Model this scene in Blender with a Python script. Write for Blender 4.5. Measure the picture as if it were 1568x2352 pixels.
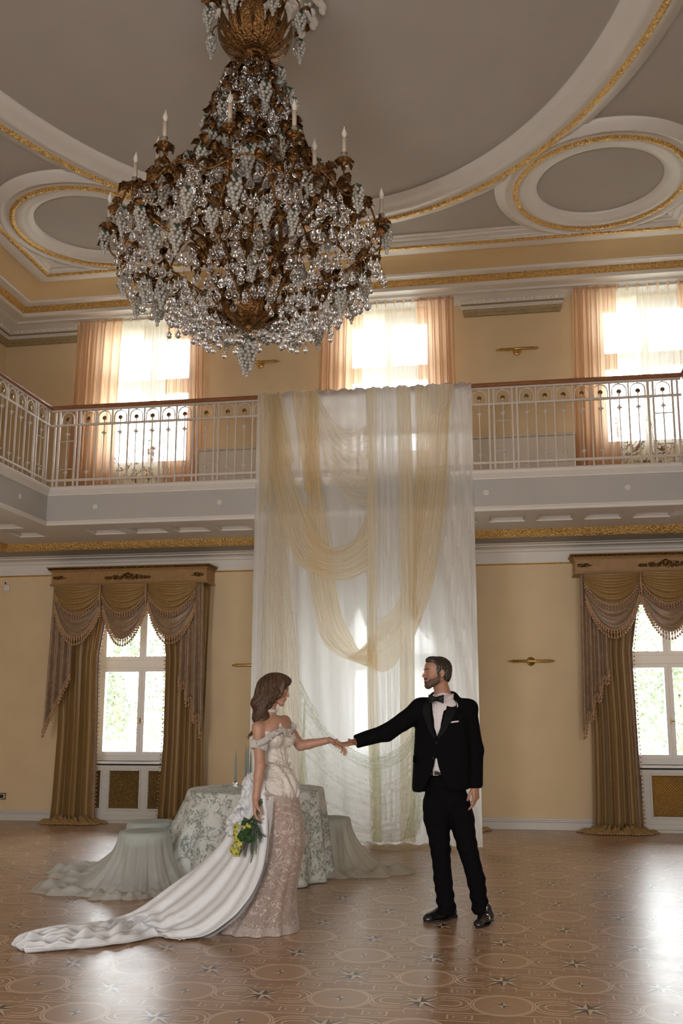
import bpy, bmesh, math, random
import numpy as np
from math import pi, sin, cos, tan, radians, atan2, hypot, sqrt, floor
from mathutils import Vector, Matrix
random.seed(7); RNG = np.random.default_rng(7)
scn = bpy.context.scene
for o in list(bpy.data.objects): bpy.data.objects.remove(o)
COL = scn.collection

# ---------------------------------------------------------------- camera
F_, YAW, PIT, ROL, CX, CY, CH = 2080.0, .149846, .168847, -.0011806, 830.7, 1276.9, 1.48
_cy, _sy = cos(YAW), sin(YAW)
_r = Vector((_cy, _sy, 0)); _f0 = Vector((-_sy, _cy, 0)); _up = Vector((0, 0, 1))
_f = _f0*cos(PIT) + _up*sin(PIT); _u = _up*cos(PIT) - _f0*sin(PIT)
_R = _r*cos(ROL) + _u*sin(ROL); _U = _u*cos(ROL) - _r*sin(ROL)
cam = bpy.data.cameras.new('camera'); camo = bpy.data.objects.new('camera', cam); COL.objects.link(camo)
camo.matrix_world = Matrix(((_R.x, _U.x, -_f.x, 0), (_R.y, _U.y, -_f.y, 0), (_R.z, _U.z, -_f.z, CH), (0, 0, 0, 1)))
cam.sensor_fit = 'VERTICAL'; cam.sensor_height = 36.0; cam.lens = F_/2352*36
cam.shift_x = -(CX-784)/2352; cam.shift_y = (CY-1176)/2352
cam.clip_end = 200; cam.clip_start = .05
scn.camera = camo

def at(x, y, X=None, Y=None, Z=None):
    """photo pixel + one known world coordinate -> world point"""
    d = _R*((x-CX)/F_) - _U*((y-CY)/F_) + _f
    t = X/d.x if X is not None else (Y/d.y if Y is not None else (Z-CH)/d.z)
    return Vector((0, 0, CH)) + d*t

# ---------------------------------------------------------------- view, sky
scn.view_settings.view_transform = 'Standard'; scn.view_settings.look = 'None'
scn.view_settings.gamma = 1; scn.view_settings.exposure = EXPO = 1.1
scn.view_settings.use_curve_mapping = False
w = bpy.data.worlds.new('sky'); scn.world = w; w.use_nodes = True
bg = w.node_tree.nodes['Background']; bg.inputs[0].default_value = (.90, .95, 1.0, 1); bg.inputs[1].default_value = SKY = 9.5

# room numbers
XL, XR, YB, YF = -7.212, 3.68, 11.965, -2.6
ZC = 7.32                       # ceiling
BX, BXR, BY = -5.53, 2.14, 10.328   # balcony fascia lines
WX = (-4.93, -1.43, 2.07)       # upper window axes
LX = (-4.93, -1.40, 2.13)       # lower window axes

def area(name, loc, rot, sx, sy, power, color=(1, 1, 1), portal=False, spread=pi):
    l = bpy.data.lights.new(name, 'AREA'); l.shape = 'RECTANGLE'; l.size = sx; l.size_y = sy
    l.energy = power; l.color = color; l.spread = spread
    if portal: l.cycles.is_portal = True
    o = bpy.data.objects.new(name, l); COL.objects.link(o); o.location = loc; o.rotation_euler = rot
    return o
for i, x in enumerate(WX):      # daylight comes in through the six windows
    area('window_daylight', (x, 12.42, 6.0), (-pi/2, 0, 0), 1.5, 2.3, 1, portal=True)
    area('window_daylight', (LX[i], 12.42, 1.95), (-pi/2, 0, 0), 1.5, 2.3, 1, portal=True)
REAR = 118
# unseen fill lamps added behind the camera to brighten the front
area('rear_fill', (-3.6, -2.4, 2.0), (pi/2, 0, 0), 2.2, 2.8, REAR, (1, .98, .97))
area('rear_fill', (1.4, -2.4, 2.0), (pi/2, 0, 0), 2.2, 2.8, REAR, (1, .98, .97))

# ---------------------------------------------------------------- node helpers
class V:
    """a value socket with arithmetic"""
    def __init__(s, t, k): s.t = t; s.k = k
    def m(s, op, b=None, c=None):
        n = s.t.nodes.new('ShaderNodeMath'); n.operation = op
        for i, q in enumerate((s, b, c)):
            if q is None: continue
            if isinstance(q, V): s.t.links.new(q.k, n.inputs[i])
            else: n.inputs[i].default_value = q
        return V(s.t, n.outputs[0])
    def __add__(s, o): return s.m('ADD', o)
    __radd__ = __add__
    def __sub__(s, o): return s.m('SUBTRACT', o)
    def __rsub__(s, o): return (s*-1.0)+o
    def __mul__(s, o): return s.m('MULTIPLY', o)
    __rmul__ = __mul__
    def __truediv__(s, o): return s.m('DIVIDE', o)
    def lt(s, o): return s.m('LESS_THAN', o)
    def gt(s, o): return s.m('GREATER_THAN', o)
    def abs(s): return s.m('ABSOLUTE')
    def fract(s): return s.m('FRACT')
    def round(s): return s.m('ROUND')
    def max(s, o): return s.m('MAXIMUM', o)
    def min(s, o): return s.m('MINIMUM', o)
    def sin(s): return s.m('SINE')
    def sqrt(s): return s.m('SQRT')

def newmat(name):
    m = bpy.data.materials.new(name); m.use_nodes = True
    t = m.node_tree; b = t.nodes['Principled BSDF']
    return m, t, b
def pos(t, kind='world'):
    if kind == 'world': n = t.nodes.new('ShaderNodeNewGeometry'); k = n.outputs['Position']
    else: n = t.nodes.new('ShaderNodeTexCoord'); k = n.outputs['Object' if kind == 'obj' else 'UV' if kind == 'uv' else 'Generated']
    return k
def xyz(t, k):
    n = t.nodes.new('ShaderNodeSeparateXYZ'); t.links.new(k, n.inputs[0]); return [V(t, q) for q in n.outputs]
def noise(t, k, scale, detail=3, rough=.5, dist=0, sc=None):
    if sc is not None:
        mp = t.nodes.new('ShaderNodeMapping'); mp.inputs['Scale'].default_value = sc; t.links.new(k, mp.inputs[0]); k = mp.outputs[0]
    n = t.nodes.new('ShaderNodeTexNoise'); t.links.new(k, n.inputs['Vector'])
    n.inputs['Scale'].default_value = scale; n.inputs['Detail'].default_value = detail
    n.inputs['Roughness'].default_value = rough; n.inputs['Distortion'].default_value = dist
    return V(t, n.outputs[0])
def voro(t, k, scale, feat='F1', out=0, rnd=1):
    n = t.nodes.new('ShaderNodeTexVoronoi'); t.links.new(k, n.inputs['Vector']); n.feature = feat
    n.inputs['Scale'].default_value = scale; n.inputs['Randomness'].default_value = rnd
    return V(t, n.outputs[out])
def ramp(t, v, stops):
    n = t.nodes.new('ShaderNodeValToRGB'); t.links.new(v.k, n.inputs[0]); e = n.color_ramp.elements
    while len(e) < len(stops): e.new(.5)
    for q, (p, c) in zip(e, stops): q.position = p; q.color = (*c, 1) if len(c) == 3 else c
    return n.outputs[0]
def mixc(t, f, a, b):
    n = t.nodes.new('ShaderNodeMix'); n.data_type = 'RGBA'
    for i, q in ((0, f), (6, a), (7, b)):
        if isinstance(q, V): t.links.new(q.k, n.inputs[i])
        elif isinstance(q, (int, float)): n.inputs[i].default_value = q
        elif isinstance(q, tuple): n.inputs[i].default_value = (*q[:3], 1)
        else: t.links.new(q, n.inputs[i])
    return n.outputs[2]
def bump(t, b, h, strength=.3, dist=.01):
    n = t.nodes.new('ShaderNodeBump'); n.inputs['Strength'].default_value = strength; n.inputs['Distance'].default_value = dist
    t.links.new(h.k if isinstance(h, V) else h, n.inputs['Height']); t.links.new(n.outputs[0], b.inputs['Normal']); return n
def plain(name, c, rough=.6, metal=0, nscale=0, namt=.05, bstr=0, bscale=60, spec=None, sheen=0, coord='world', aniso=None):
    m, t, b = newmat(name)
    b.inputs['Roughness'].default_value = rough; b.inputs['Metallic'].default_value = metal
    b.inputs['Base Color'].default_value = (*c, 1)
    if spec is not None: b.inputs['Specular IOR Level'].default_value = spec
    if sheen: b.inputs['Sheen Weight'].default_value = sheen
    k = pos(t, coord)
    if nscale:
        f = noise(t, k, nscale, 4, sc=aniso)
        lo = tuple(max(0, q*(1-namt)) for q in c); hi = tuple(min(1, q*(1+namt)) for q in c)
        t.links.new(ramp(t, f, [(.3, lo), (.7, hi)]), b.inputs['Base Color'])
    if bstr: bump(t, b, noise(t, k, bscale, 3), bstr)
    return m
def sheer(name, c, opac=.6, trans=.5, tcol=None, var=0, vscale=6, aniso=None, coord='world', rough=.7):
    """woven see-through cloth: part hole, part thread that reflects and glows through"""
    m, t, b = newmat(name); t.nodes.remove(b); out = t.nodes['Material Output']
    d = t.nodes.new('ShaderNodeBsdfDiffuse'); d.inputs[0].default_value = (*c, 1)
    s = t.nodes.new('ShaderNodeBsdfTranslucent'); s.inputs[0].default_value = (*(tcol or c), 1)
    p = t.nodes.new('ShaderNodeBsdfTransparent')
    m1 = t.nodes.new('ShaderNodeMixShader'); m1.inputs[0].default_value = trans
    t.links.new(d.outputs[0], m1.inputs[1]); t.links.new(s.outputs[0], m1.inputs[2])
    m2 = t.nodes.new('ShaderNodeMixShader'); m2.inputs[0].default_value = opac
    t.links.new(p.outputs[0], m2.inputs[1]); t.links.new(m1.outputs[0], m2.inputs[2]); t.links.new(m2.outputs[0], out.inputs[0])
    # threads close up where the cloth is seen at a slant
    lw = t.nodes.new('ShaderNodeLayerWeight'); lw.inputs[0].default_value = .35
    o = V(t, lw.outputs['Facing'])*(1-opac)*.8+opac
    if var: o = o+(noise(t, pos(t, coord), vscale, 3, sc=aniso)-.5)*var
    o = o.min(1.0).max(0.0)
    t.links.new(o.k, m2.inputs[0])
    return m, t, d, s, m2

# ---------------------------------------------------------------- object helpers
def link(name, me, m=None, parent=None, smooth=False):
    o = bpy.data.objects.new(name, me); COL.objects.link(o)
    if m is not None:
        for q in (m if isinstance(m, (list, tuple)) else [m]): me.materials.append(q)
    if parent is not None: o.parent = parent
    if smooth: me.polygons.foreach_set('use_smooth', [True]*len(me.polygons)); me.update()
    return o
def tag(o, label=None, cat=None, group=None, kind=None):
    for k, v in (('label', label), ('category', cat), ('group', group), ('kind', kind)):
        if v: o[k] = v
    return o
def empty(name, loc=(0, 0, 0), rz=0, label=None, cat=None, group=None, kind=None):
    o = bpy.data.objects.new(name, None); COL.objects.link(o); o.location = loc; o.rotation_euler = (0, 0, rz); o.empty_display_size = .1
    return tag(o, label, cat, group, kind)
def kids(o): return [c for c in bpy.data.objects if c.parent == o]
def copy_tree(o, parent=None, kidmap=None):
    if kidmap is None:
        kidmap = {}
        for c in bpy.data.objects:
            if c.parent: kidmap.setdefault(c.parent.name, []).append(c)
    c = o.copy(); COL.objects.link(c); c.parent = parent
    for ch in kidmap.get(o.name, []): copy_tree(ch, c, kidmap)
    return c

class MB:
    """collects verts and faces into one mesh"""
    def __init__(s): s.v = []; s.f = []; s.uv = None
    def add(s, v, f):
        n = len(s.v); s.v += [tuple(q) for q in v]; s.f += [tuple(i+n for i in q) for q in f]; return s
    def box(s, x0, x1, y0, y1, z0, z1, bev=0):
        if bev:
            b = min(bev, (x1-x0)/2.01, (y1-y0)/2.01, (z1-z0)/2.01); v = []
            for X, dx in ((x0, 1), (x1, -1)):
                for Yy, dy in ((y0, 1), (y1, -1)):
                    for Z, dz in ((z0, 1), (z1, -1)):
                        v += [(X+dx*b, Yy+dy*b, Z), (X+dx*b, Yy, Z+dz*b), (X, Yy+dy*b, Z+dz*b)]
            bm = bmesh.new()
            for q in v: bm.verts.new(q)
            bmesh.ops.convex_hull(bm, input=bm.verts); bm.verts.index_update()
            s.add([q.co for q in bm.verts], [[w_.index for w_ in f.verts] for f in bm.faces]); bm.free(); return s
        v = [(x, y, z) for x in (x0, x1) for y in (y0, y1) for z in (z0, z1)]
        return s.add(v, [(0, 1, 3, 2), (4, 6, 7, 5), (0, 4, 5, 1), (2, 3, 7, 6), (0, 2, 6, 4), (1, 5, 7, 3)])
    def lathe(s, prof, n=16, c=(0, 0, 0), M=None):
        """prof: (r, z) from bottom to top"""
        v = []; f = []
        for r, z in prof:
            for i in range(n):
                a = 2*pi*i/n; p = Vector((r*cos(a), r*sin(a), z)); p = (M @ p) if M else p; v.append((p.x+c[0], p.y+c[1], p.z+c[2]))
        for j in range(len(prof)-1):
            for i in range(n):
                k = (i+1) % n; f.append((j*n+i, j*n+k, (j+1)*n+k, (j+1)*n+i))
        f.append(tuple(range(n))[::-1]); f.append(tuple((len(prof)-1)*n+i for i in range(n)))
        return s.add(v, f)
    def tube(s, pts, rad, n=8, cap=True):
        pts = [Vector(p) for p in pts]; N = len(pts); v = []; f = []
        rad = [rad]*N if isinstance(rad, (int, float)) else rad
        T = [(pts[min(i+1, N-1)]-pts[max(i-1, 0)]).normalized() for i in range(N)]
        a = Vector((0, 0, 1)) if abs(T[0].z) < .9 else Vector((1, 0, 0))
        X = T[0].cross(a).normalized()
        for i in range(N):
            X = (X-T[i]*X.dot(T[i])).normalized(); Yv = T[i].cross(X)
            for k in range(n):
                q = pts[i]+(X*cos(2*pi*k/n)+Yv*sin(2*pi*k/n))*rad[i]; v.append(q)
        for i in range(N-1):
            for k in range(n): f.append((i*n+k, i*n+(k+1) % n, (i+1)*n+(k+1) % n, (i+1)*n+k))
        if cap: f.append(tuple(range(n))[::-1]); f.append(tuple((N-1)*n+k for k in range(n)))
        return s.add(v, f)
    def sphere(s, c, r, n=12, m=8, sc=(1, 1, 1)):
        v = []; f = []
        for j in range(1, m):
            th = pi*j/m
            for i in range(n): v.append((c[0]+r*sc[0]*sin(th)*cos(2*pi*i/n), c[1]+r*sc[1]*sin(th)*sin(2*pi*i/n), c[2]-r*sc[2]*cos(th)))
        a = len(v); v += [(c[0], c[1], c[2]-r*sc[2]), (c[0], c[1], c[2]+r*sc[2])]
        for j in range(m-2):
            for i in range(n): f.append((j*n+i, j*n+(i+1) % n, (j+1)*n+(i+1) % n, (j+1)*n+i))
        for i in range(n): f.append((a, (i+1) % n, i)); f.append((a+1, (m-2)*n+i, (m-2)*n+(i+1) % n))
        return s.add(v, f)
    def grid(s, P, closeu=False):
        """P[i][j] points"""
        P = np.asarray(P, float); a, b = P.shape[:2]; f = []
        for i in range(a if closeu else a-1):
            i2 = (i+1) % a
            for j in range(b-1): f.append((i*b+j, i2*b+j, i2*b+j+1, i*b+j+1))
        return s.add(P.reshape(-1, 3).tolist(), f)
    def xf(s, M):
        s.v = [tuple(M @ Vector(q)) for q in s.v]; return s
    def mesh(s, name='mesh'):
        me = bpy.data.meshes.new(name); me.from_pydata(s.v, [], s.f); me.validate(); me.update(); return me
    def build(s, name, m=None, parent=None, smooth=False):
        return link(name, s.mesh(name), m, parent, smooth)

def solidify(o, t=.004, off=0):
    md = o.modifiers.new('thickness', 'SOLIDIFY'); md.thickness = t; md.offset = off; return o
def catmull(P, n):
    P = np.asarray(P, float)
    if len(P) < 3:
        t = np.linspace(0, 1, n)[:, None]; return P[0]*(1-t)+P[-1]*t
    Q = np.vstack([2*P[0]-P[1], P, 2*P[-1]-P[-2]])
    d = np.r_[0, np.cumsum(np.linalg.norm(np.diff(P, axis=0), axis=1))]; d /= d[-1]
    out = []
    for t in np.linspace(0, 1, n):
        i = min(max(np.searchsorted(d, t, side='right')-1, 0), len(P)-2); u = (t-d[i])/(d[i+1]-d[i])
        p0, p1, p2, p3 = Q[i:i+4]
        out.append(.5*((2*p1)+(-p0+p2)*u+(2*p0-5*p1+4*p2-p3)*u*u+(-p0+3*p1-3*p2+p3)*u**3))
    return np.array(out)
def normals(P):
    du = np.gradient(P, axis=0); dv = np.gradient(P, axis=1); n = np.cross(du, dv); l = np.linalg.norm(n, axis=2, keepdims=True); return n/np.maximum(l, 1e-9)
# ---------------------------------------------------------------- materials
def floor_mat():
    m, t, b = newmat('inlaid_parquet'); k = pos(t); X, Y, Z = xyz(t, k)
    a = .4205; x = (X+.028)/a; y = (Y-5.393)/a
    def near(x, y):
        p = ((x+y)*.5).round(); q = ((x-y)*.5).round(); return (x-(p+q))*a, (y-(p-q))*a
    def seg(v, c, wd=.0045): return (v-c).abs().lt(wd)
    bu, bv = near(x, y)
    sx, sy = near(x+1.0, y)
    line = (sx*sx+sy*sy).sqrt(); rs = line
    L = seg(rs, .150).max(seg(rs, .164))
    inside = rs.lt(.150)
    au = bu.abs(); av = bv.abs()
    # concentric arcs left and right of each large star, running on as straight bars
    ax = au-.165; ra = (ax*ax+bv*bv).sqrt()
    L2 = V.max(V.max(seg(ra, .108), seg(ra, .082)), seg(ra, .045))*ax.gt(0.0)
    L3 = V.max(V.max(seg(av, .108), seg(av, .082)), seg(av, .045))*ax.lt(0.0)*au.gt(.10)
    # horn shapes above and below the star
    ay = av-.155; hx = au-.035; rb = (hx*hx+ay*ay).sqrt()
    L4 = V.max(seg(rb, .052), seg(rb, .040, .003))*ay.lt(.03)*au.lt(.075)*ay.gt(-.045)
    # key pattern boxes between
    kx = (au-.21).abs(); ky = (av-.21).abs()
    L5 = (seg(kx.max(ky*1.9), .060)+seg(kx.max(ky*3.0), .030)).min(1.0)*kx.lt(.07)
    L6 = seg(ky, .060)*kx.lt(.13)*(rs.gt(.17))
    lines = L2.max(L3).max(L4).max(L5).max(L6)*rs.gt(.170)
    lines = lines.max(L)
    def rh(p, q, R, W): return ((p.abs()/R)+(q.abs()/W)).lt(1.0)
    c = .7071; dp = (bu+bv)*c; dq = (bu-bv)*c
    st_ax = rh(bu, bv, .098, .030).max(rh(bv, bu, .098, .030)); s1 = (bu*bv).gt(0.0)
    st_di = rh(dp, dq, .150, .026).max(rh(dq, dp, .150, .026)); s2 = (dp*dq).gt(0.0)
    ss = rh(sx, sy, .062, .017).max(rh(sy, sx, .062, .017)); s3 = (sx*sy).gt(0.0)
    base = mixc(t, noise(t, k, 5, 6, .6, sc=(9, .9, 1)), (.275, .155, .080), (.385, .225, .120))
    # parquet boards of slightly different tone in each square
    cell = t.nodes.new('ShaderNodeTexWhiteNoise'); cb = t.nodes.new('ShaderNodeCombineXYZ')
    for i, q in enumerate((x.round(), y.round())): t.links.new(q.k, cb.inputs[i])
    t.links.new(cb.outputs[0], cell.inputs[0])
    base = mixc(t, V(t, cell.outputs[0])*.35, base, (.21, .11, .055))
    base = mixc(t, inside*.45, base, (.46, .295, .17))
    lt, dk = (.58, .46, .33), (.035, .028, .024)
    colr = mixc(t, lines*.75, base, (.72, .56, .40))
    colr = mixc(t, st_di, colr, mixc(t, s2, dk, lt)); colr = mixc(t, st_ax, colr, mixc(t, s1, lt, dk)); colr = mixc(t, ss, colr, mixc(t, s3, dk, lt))
    t.links.new(colr, b.inputs['Base Color'])
    rn = noise(t, k, 3.2, 5, .65)
    t.links.new((rn*.12+.24).k, b.inputs['Roughness'])
    b.inputs['Specular IOR Level'].default_value = .95
    b.inputs['Coat Weight'].default_value = .12; b.inputs['Coat Roughness'].default_value = .36
    bump(t, b, noise(t, k, 9, 4, .6)+lines*.05, .10, .01)
    return m
M = {}
M['floor'] = floor_mat()
M['wall'] = plain('warm_yellow_plaster', (.66, .515, .32), .85, nscale=2.5, namt=.04, bstr=.08, bscale=220)
M['white'] = plain('white_painted_plaster', (.67, .635, .59), .55, nscale=3, namt=.02)
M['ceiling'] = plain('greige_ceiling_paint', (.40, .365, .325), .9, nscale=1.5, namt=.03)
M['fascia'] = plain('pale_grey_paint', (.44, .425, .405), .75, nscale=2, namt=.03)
M['cove'] = plain('cream_yellow_cove_paint', (.60, .44, .24), .85, nscale=2, namt=.03)
M['olive'] = plain('olive_gold_moulding_paint', (.30, .235, .12), .6, nscale=20, namt=.15)
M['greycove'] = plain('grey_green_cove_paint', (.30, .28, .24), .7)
M['trimpaint'] = plain('grey_white_woodwork', (.58, .56, .52), .45)
M['winframe'] = plain('white_window_paint', (.80, .80, .80), .35)
M['brass'] = plain('brass', (.55, .36, .12), .28, 1, nscale=40, namt=.2)
M['iron'] = plain('ivory_painted_iron', (.62, .545, .47), .35, nscale=12, namt=.06)
M['wood'] = plain('red_brown_handrail_wood', (.28, .115, .05), .3, nscale=9, namt=.25, aniso=(1, 8, 8))
M['dark'] = plain('dark_plastic', (.02, .018, .016), .5)
M['pearl'] = plain('off_white_plastic', (.7, .66, .58), .4)
M['black'] = plain('black_gap', (.01, .01, .01), .8)
def gold_mat(name, c, c2, scale=55, bstr=.9):
    m, t, b = newmat(name); k = pos(t); b.inputs['Metallic'].default_value = .9; b.inputs['Roughness'].default_value = .34
    v = voro(t, k, scale, 'F1'); n = noise(t, k, scale*.7, 5, .7, .6); h = v*.7+n*.8
    t.links.new(ramp(t, h, [(.35, c2), (.75, c)]), b.inputs['Base Color']); bump(t, b, h, bstr, .02); return m
M['gold'] = gold_mat('gilded_ornament', (.78, .52, .20), (.24, .13, .03))
M['gold_s'] = gold_mat('gilded_leaf_band', (.74, .50, .19), (.30, .17, .045), 90, .5)
M['bronze'] = gold_mat('dark_gilt_bronze', (.23, .118, .042), (.06, .027, .010), 60, .5)
def glass_pane(name):
    m, t, b = newmat(name); t.nodes.remove(b); out = t.nodes['Material Output']
    g = t.nodes.new('ShaderNodeBsdfGlossy'); g.inputs['Roughness'].default_value = .02
    p = t.nodes.new('ShaderNodeBsdfTransparent'); f = t.nodes.new('ShaderNodeFresnel'); f.inputs[0].default_value = 1.45
    x = t.nodes.new('ShaderNodeMixShader'); t.links.new(f.outputs[0], x.inputs[0]); t.links.new(p.outputs[0], x.inputs[1]); t.links.new(g.outputs[0], x.inputs[2]); t.links.new(x.outputs[0], out.inputs[0]); return m
M['pane'] = glass_pane('window_glass')
def crystal_mat(name, c, rough, tint_var=0):
    m, t, b = newmat(name); b.inputs['Base Color'].default_value = (*c, 1); b.inputs['Transmission Weight'].default_value = 1.0
    b.inputs['Roughness'].default_value = rough; b.inputs['IOR'].default_value = 1.5; b.inputs['Specular IOR Level'].default_value = .8; return m
# ---------------------------------------------------------------- room shell
def struct(o): o['kind'] = 'structure'; return o
struct(MB().box(XL-.3, XR+.3, YF-.3, YB+.4, -.2, 0).build('floor', M['floor']))
UW, LW = .66, .66              # half widths of upper and lower window openings
LZ0, LZ1, UZ0, UZ1 = .80, 2.95, 4.92, 7.02
mb = MB()
for ws, zs in ((LX, [0, LZ0, LZ1, 3.9]), (WX, [3.9, UZ0, UZ1, ZC])):
    xs = [XL-.3]
    for c in ws: xs += [c-UW, c+UW]
    xs.append(XR+.3)
    for i in range(len(xs)-1):
        for j in range(3):
            if i % 2 == 1 and j == 1: continue
            mb.box(xs[i], xs[i+1], YB, YB+.36, zs[j], zs[j+1])
struct(mb.build('wall_back', M['wall']))
struct(MB().box(XL-.3, XL, YF-.3, YB, 0, ZC).build('wall_left', M['wall']))
struct(MB().box(XR, XR+.3, YF-.3, YB, 0, ZC).build('wall_right', M['wall']))
struct(MB().box(XL, XR, YF-.3, YF, 0, ZC).build('wall_front', M['wall']))
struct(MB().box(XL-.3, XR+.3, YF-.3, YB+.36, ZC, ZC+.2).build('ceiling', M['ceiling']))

TR = [0]
def rect_path(off):            # left side, back, right side
    return [(XL+off, YF), (XL+off, YB-off), (XR-off, YB-off), (XR-off, YF)]
def trim(prof, mt, path=rect_path, smooth=False, relief=None, step=.02, name=None):
    """prof: list of (off, z); relief(s, k, n) -> (doff, dz) along the run"""
    mb = MB(); TR[0] += 1
    P = []
    for off, z in prof: P.append([(x, y, z) for x, y in path(off)])
    P = np.array(P)            # prof x corners x 3
    if relief is None:
        mb.grid(P)
    else:
        for e in range(P.shape[1]-1):
            A, B = P[:, e], P[:, e+1]; L = np.linalg.norm(B[0]-A[0]); n = max(2, int(L/step)); rows = []
            d = (B[0]-A[0])/L; nrm = np.array([-d[1], d[0], 0])*-1   # toward the room: left side -> +x
            for i in range(n+1):
                tt = i/n; s = np.clip(tt*L, 0, L); pts = A*(1-tt)+B*tt
                for k in range(len(pts)):
                    do, dz = relief(s, k, len(pts)); pts[k] += nrm*do; pts[k][2] += dz
                rows.append(pts)
            mb.grid(np.array(rows))
    return struct(mb.build(name or 'trim_%d' % TR[0], mt, smooth=smooth))
def leafy(per, amp, zamp=0):
    def f(s, k, n):
        if k in (0, n-1): return (0, 0)
        u = (s/per) % 1; e = sin(pi*k/(n-1))
        lobe = abs(sin(pi*u))**.6*(.55+.45*abs(sin(3*pi*u+k*1.1))); return (amp*e*lobe, -zamp*e*lobe)
    return f
# upper cornice: (off from wall, z)
trim([(.335, 7.06), (.37, 7.06)], M['white'])
trim([(.37, 7.06), (.375, 7.085), (.52, 7.085), (.525, 7.055), (.585, 7.055), (.587, 7.105)], M['white'])
trim([(.587, 7.105), (.598, 7.11), (.612, 7.125), (.628, 7.135), (.645, 7.15), (.66, 7.168)], M['gold'], relief=leafy(.085, .016, .012), step=.0142, smooth=True)
trim([(.66, 7.168), (.675, 7.172), (.675, 7.162), (.79, 7.160), (.80, 7.175), (.815, 7.178)], M['white'])
trim([(.815, 7.178), (.86, 7.24), (.95, 7.30), (1.05, 7.318), (1.14, 7.318)], M['cove'], smooth=True)
# rectangular ceiling frame (hangs a little below the ceiling)
trim([(1.115, 7.32), (1.115, 7.285), (1.17, 7.27), (1.24, 7.262), (1.30, 7.262), (1.32, 7.25)], M['white'])
trim([(1.32, 7.25), (1.335, 7.238), (1.355, 7.236), (1.375, 7.238), (1.39, 7.25)], M['gold'], relief=leafy(.11, .006, .012), step=.022, smooth=True)
trim([(1.39, 7.25), (1.41, 7.262), (1.43, 7.262), (1.43, 7.285), (1.50, 7.290), (1.50, 7.305), (1.56, 7.305), (1.56, 7.32)], M['white'])

# heavy cornice between the upper windows, broken over each of them
def cornice_run(path):
    trim([(.0, 6.87), (.03, 6.875), (.04, 6.90), (.06, 6.915), (.075, 6.955)], M['olive'], path)
    trim([(.075, 6.955), (.095, 6.960), (.10, 6.995)], M['white'], path)
    trim([(.10, 6.995), (.115, 7.0), (.13, 7.005)], M['olive'], path)
    trim([(.13, 7.005), (.155, 7.008), (.165, 7.045), (.19, 7.052), (.27, 7.055), (.335, 7.0605)], M['white'], path)
    # egg and dart row and dentil row
    for n, (off, z, per, sx_, sz_, mt) in enumerate([(.162, 7.026, .105, .036, .022, M['white']), (.100, 6.978, .03, .009, .012, M['white'])]):
        mb = MB(); P = path(off)
        for (x0, y0), (x1, y1) in zip(P[:-1], P[1:]):
            L = hypot(x1-x0, y1-y0); k = int(L/per)
            for i in range(k):
                q = (i+.5)/k
                if y0+(y1-y0)*q < 7.5: continue
                c = (x0+(x1-x0)*q, y0+(y1-y0)*q, z)
                if n == 0: mb.sphere(c, 1, 6, 5, (sx_ if x0 != x1 else .018, .018 if x0 != x1 else sx_, sz_))
                else: mb.box(c[0]-sx_, c[0]+sx_, c[1]-.009, c[1]+.009, z-sz_, z+sz_)
        TR[0] += 1; struct(mb.build('trim_%d' % TR[0], mt, smooth=(n == 0)))
def seg_path(x0, x1):
    def f(off): return [(x0+max(0, .12-off*.4), YB-.0005), (x0+max(0, .12-off*.4), YB-off), (x1-max(0, .12-off*.4), YB-off), (x1-max(0, .12-off*.4), YB-.0005)]
    return f
def left_path(off): return [(XL+off, YF), (XL+off, YB-off), (-5.99, YB-off), (-5.99, YB-.0005)]
cornice_run(left_path)
for x0, x1 in ((-3.98, -2.36), (-.47, 1.06), (3.05, XR)): cornice_run(seg_path(x0, x1))
# flat soffit behind the cornice, over the sheers
TR[0] += 1; struct(MB().box(XL, XR, YB-.34, YB, 7.06, 7.10).build('trim_%d' % TR[0], M['white']))

# lower cornice below the balcony
mb_prof = [(.62, 3.742), (.575, 3.748), (.55, 3.748)]
trim(mb_prof, M['white'])
trim([(.55, 3.748), (.54, 3.735), (.522, 3.71), (.505, 3.68), (.49, 3.655), (.48, 3.644)], M['gold'], relief=leafy(.17, .022, .0), step=.02, smooth=True)
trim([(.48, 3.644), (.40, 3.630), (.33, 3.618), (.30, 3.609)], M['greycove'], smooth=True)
trim([(.30, 3.609), (.28, 3.600), (.20, 3.600), (.19, 3.585), (.10, 3.58), (.07, 3.565), (.055, 3.535), (.035, 3.53), (.03, 3.385)], M['white'])
trim([(.03, 3.385), (.04, 3.378), (.03, 3.368), (.0, 3.366)], M['gold_s'])
for nm, x0, x1, y0, y1 in (('left', XL, XL+.03, YF, YB), ('right', XR-.03, XR, YF, YB)):
    struct(MB().box(x0, x1, y0, y1, 0, .13, .006).build('baseboard_'+nm, M['trimpaint']))
mb = MB()
for a, b_ in ((XL, LX[0]-.62), (LX[0]+.62, LX[1]-.62), (LX[1]+.62, LX[2]-.62), (LX[2]+.62, XR)):
    mb.box(a, b_, YB-.022, YB, 0, .095, .004); mb.box(a, b_, YB-.03, YB, .095, .118, .006); mb.box(a, b_, YB-.012, YB, .118, .14, .003)
struct(mb.build('baseboard_back', M['trimpaint']))

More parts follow.
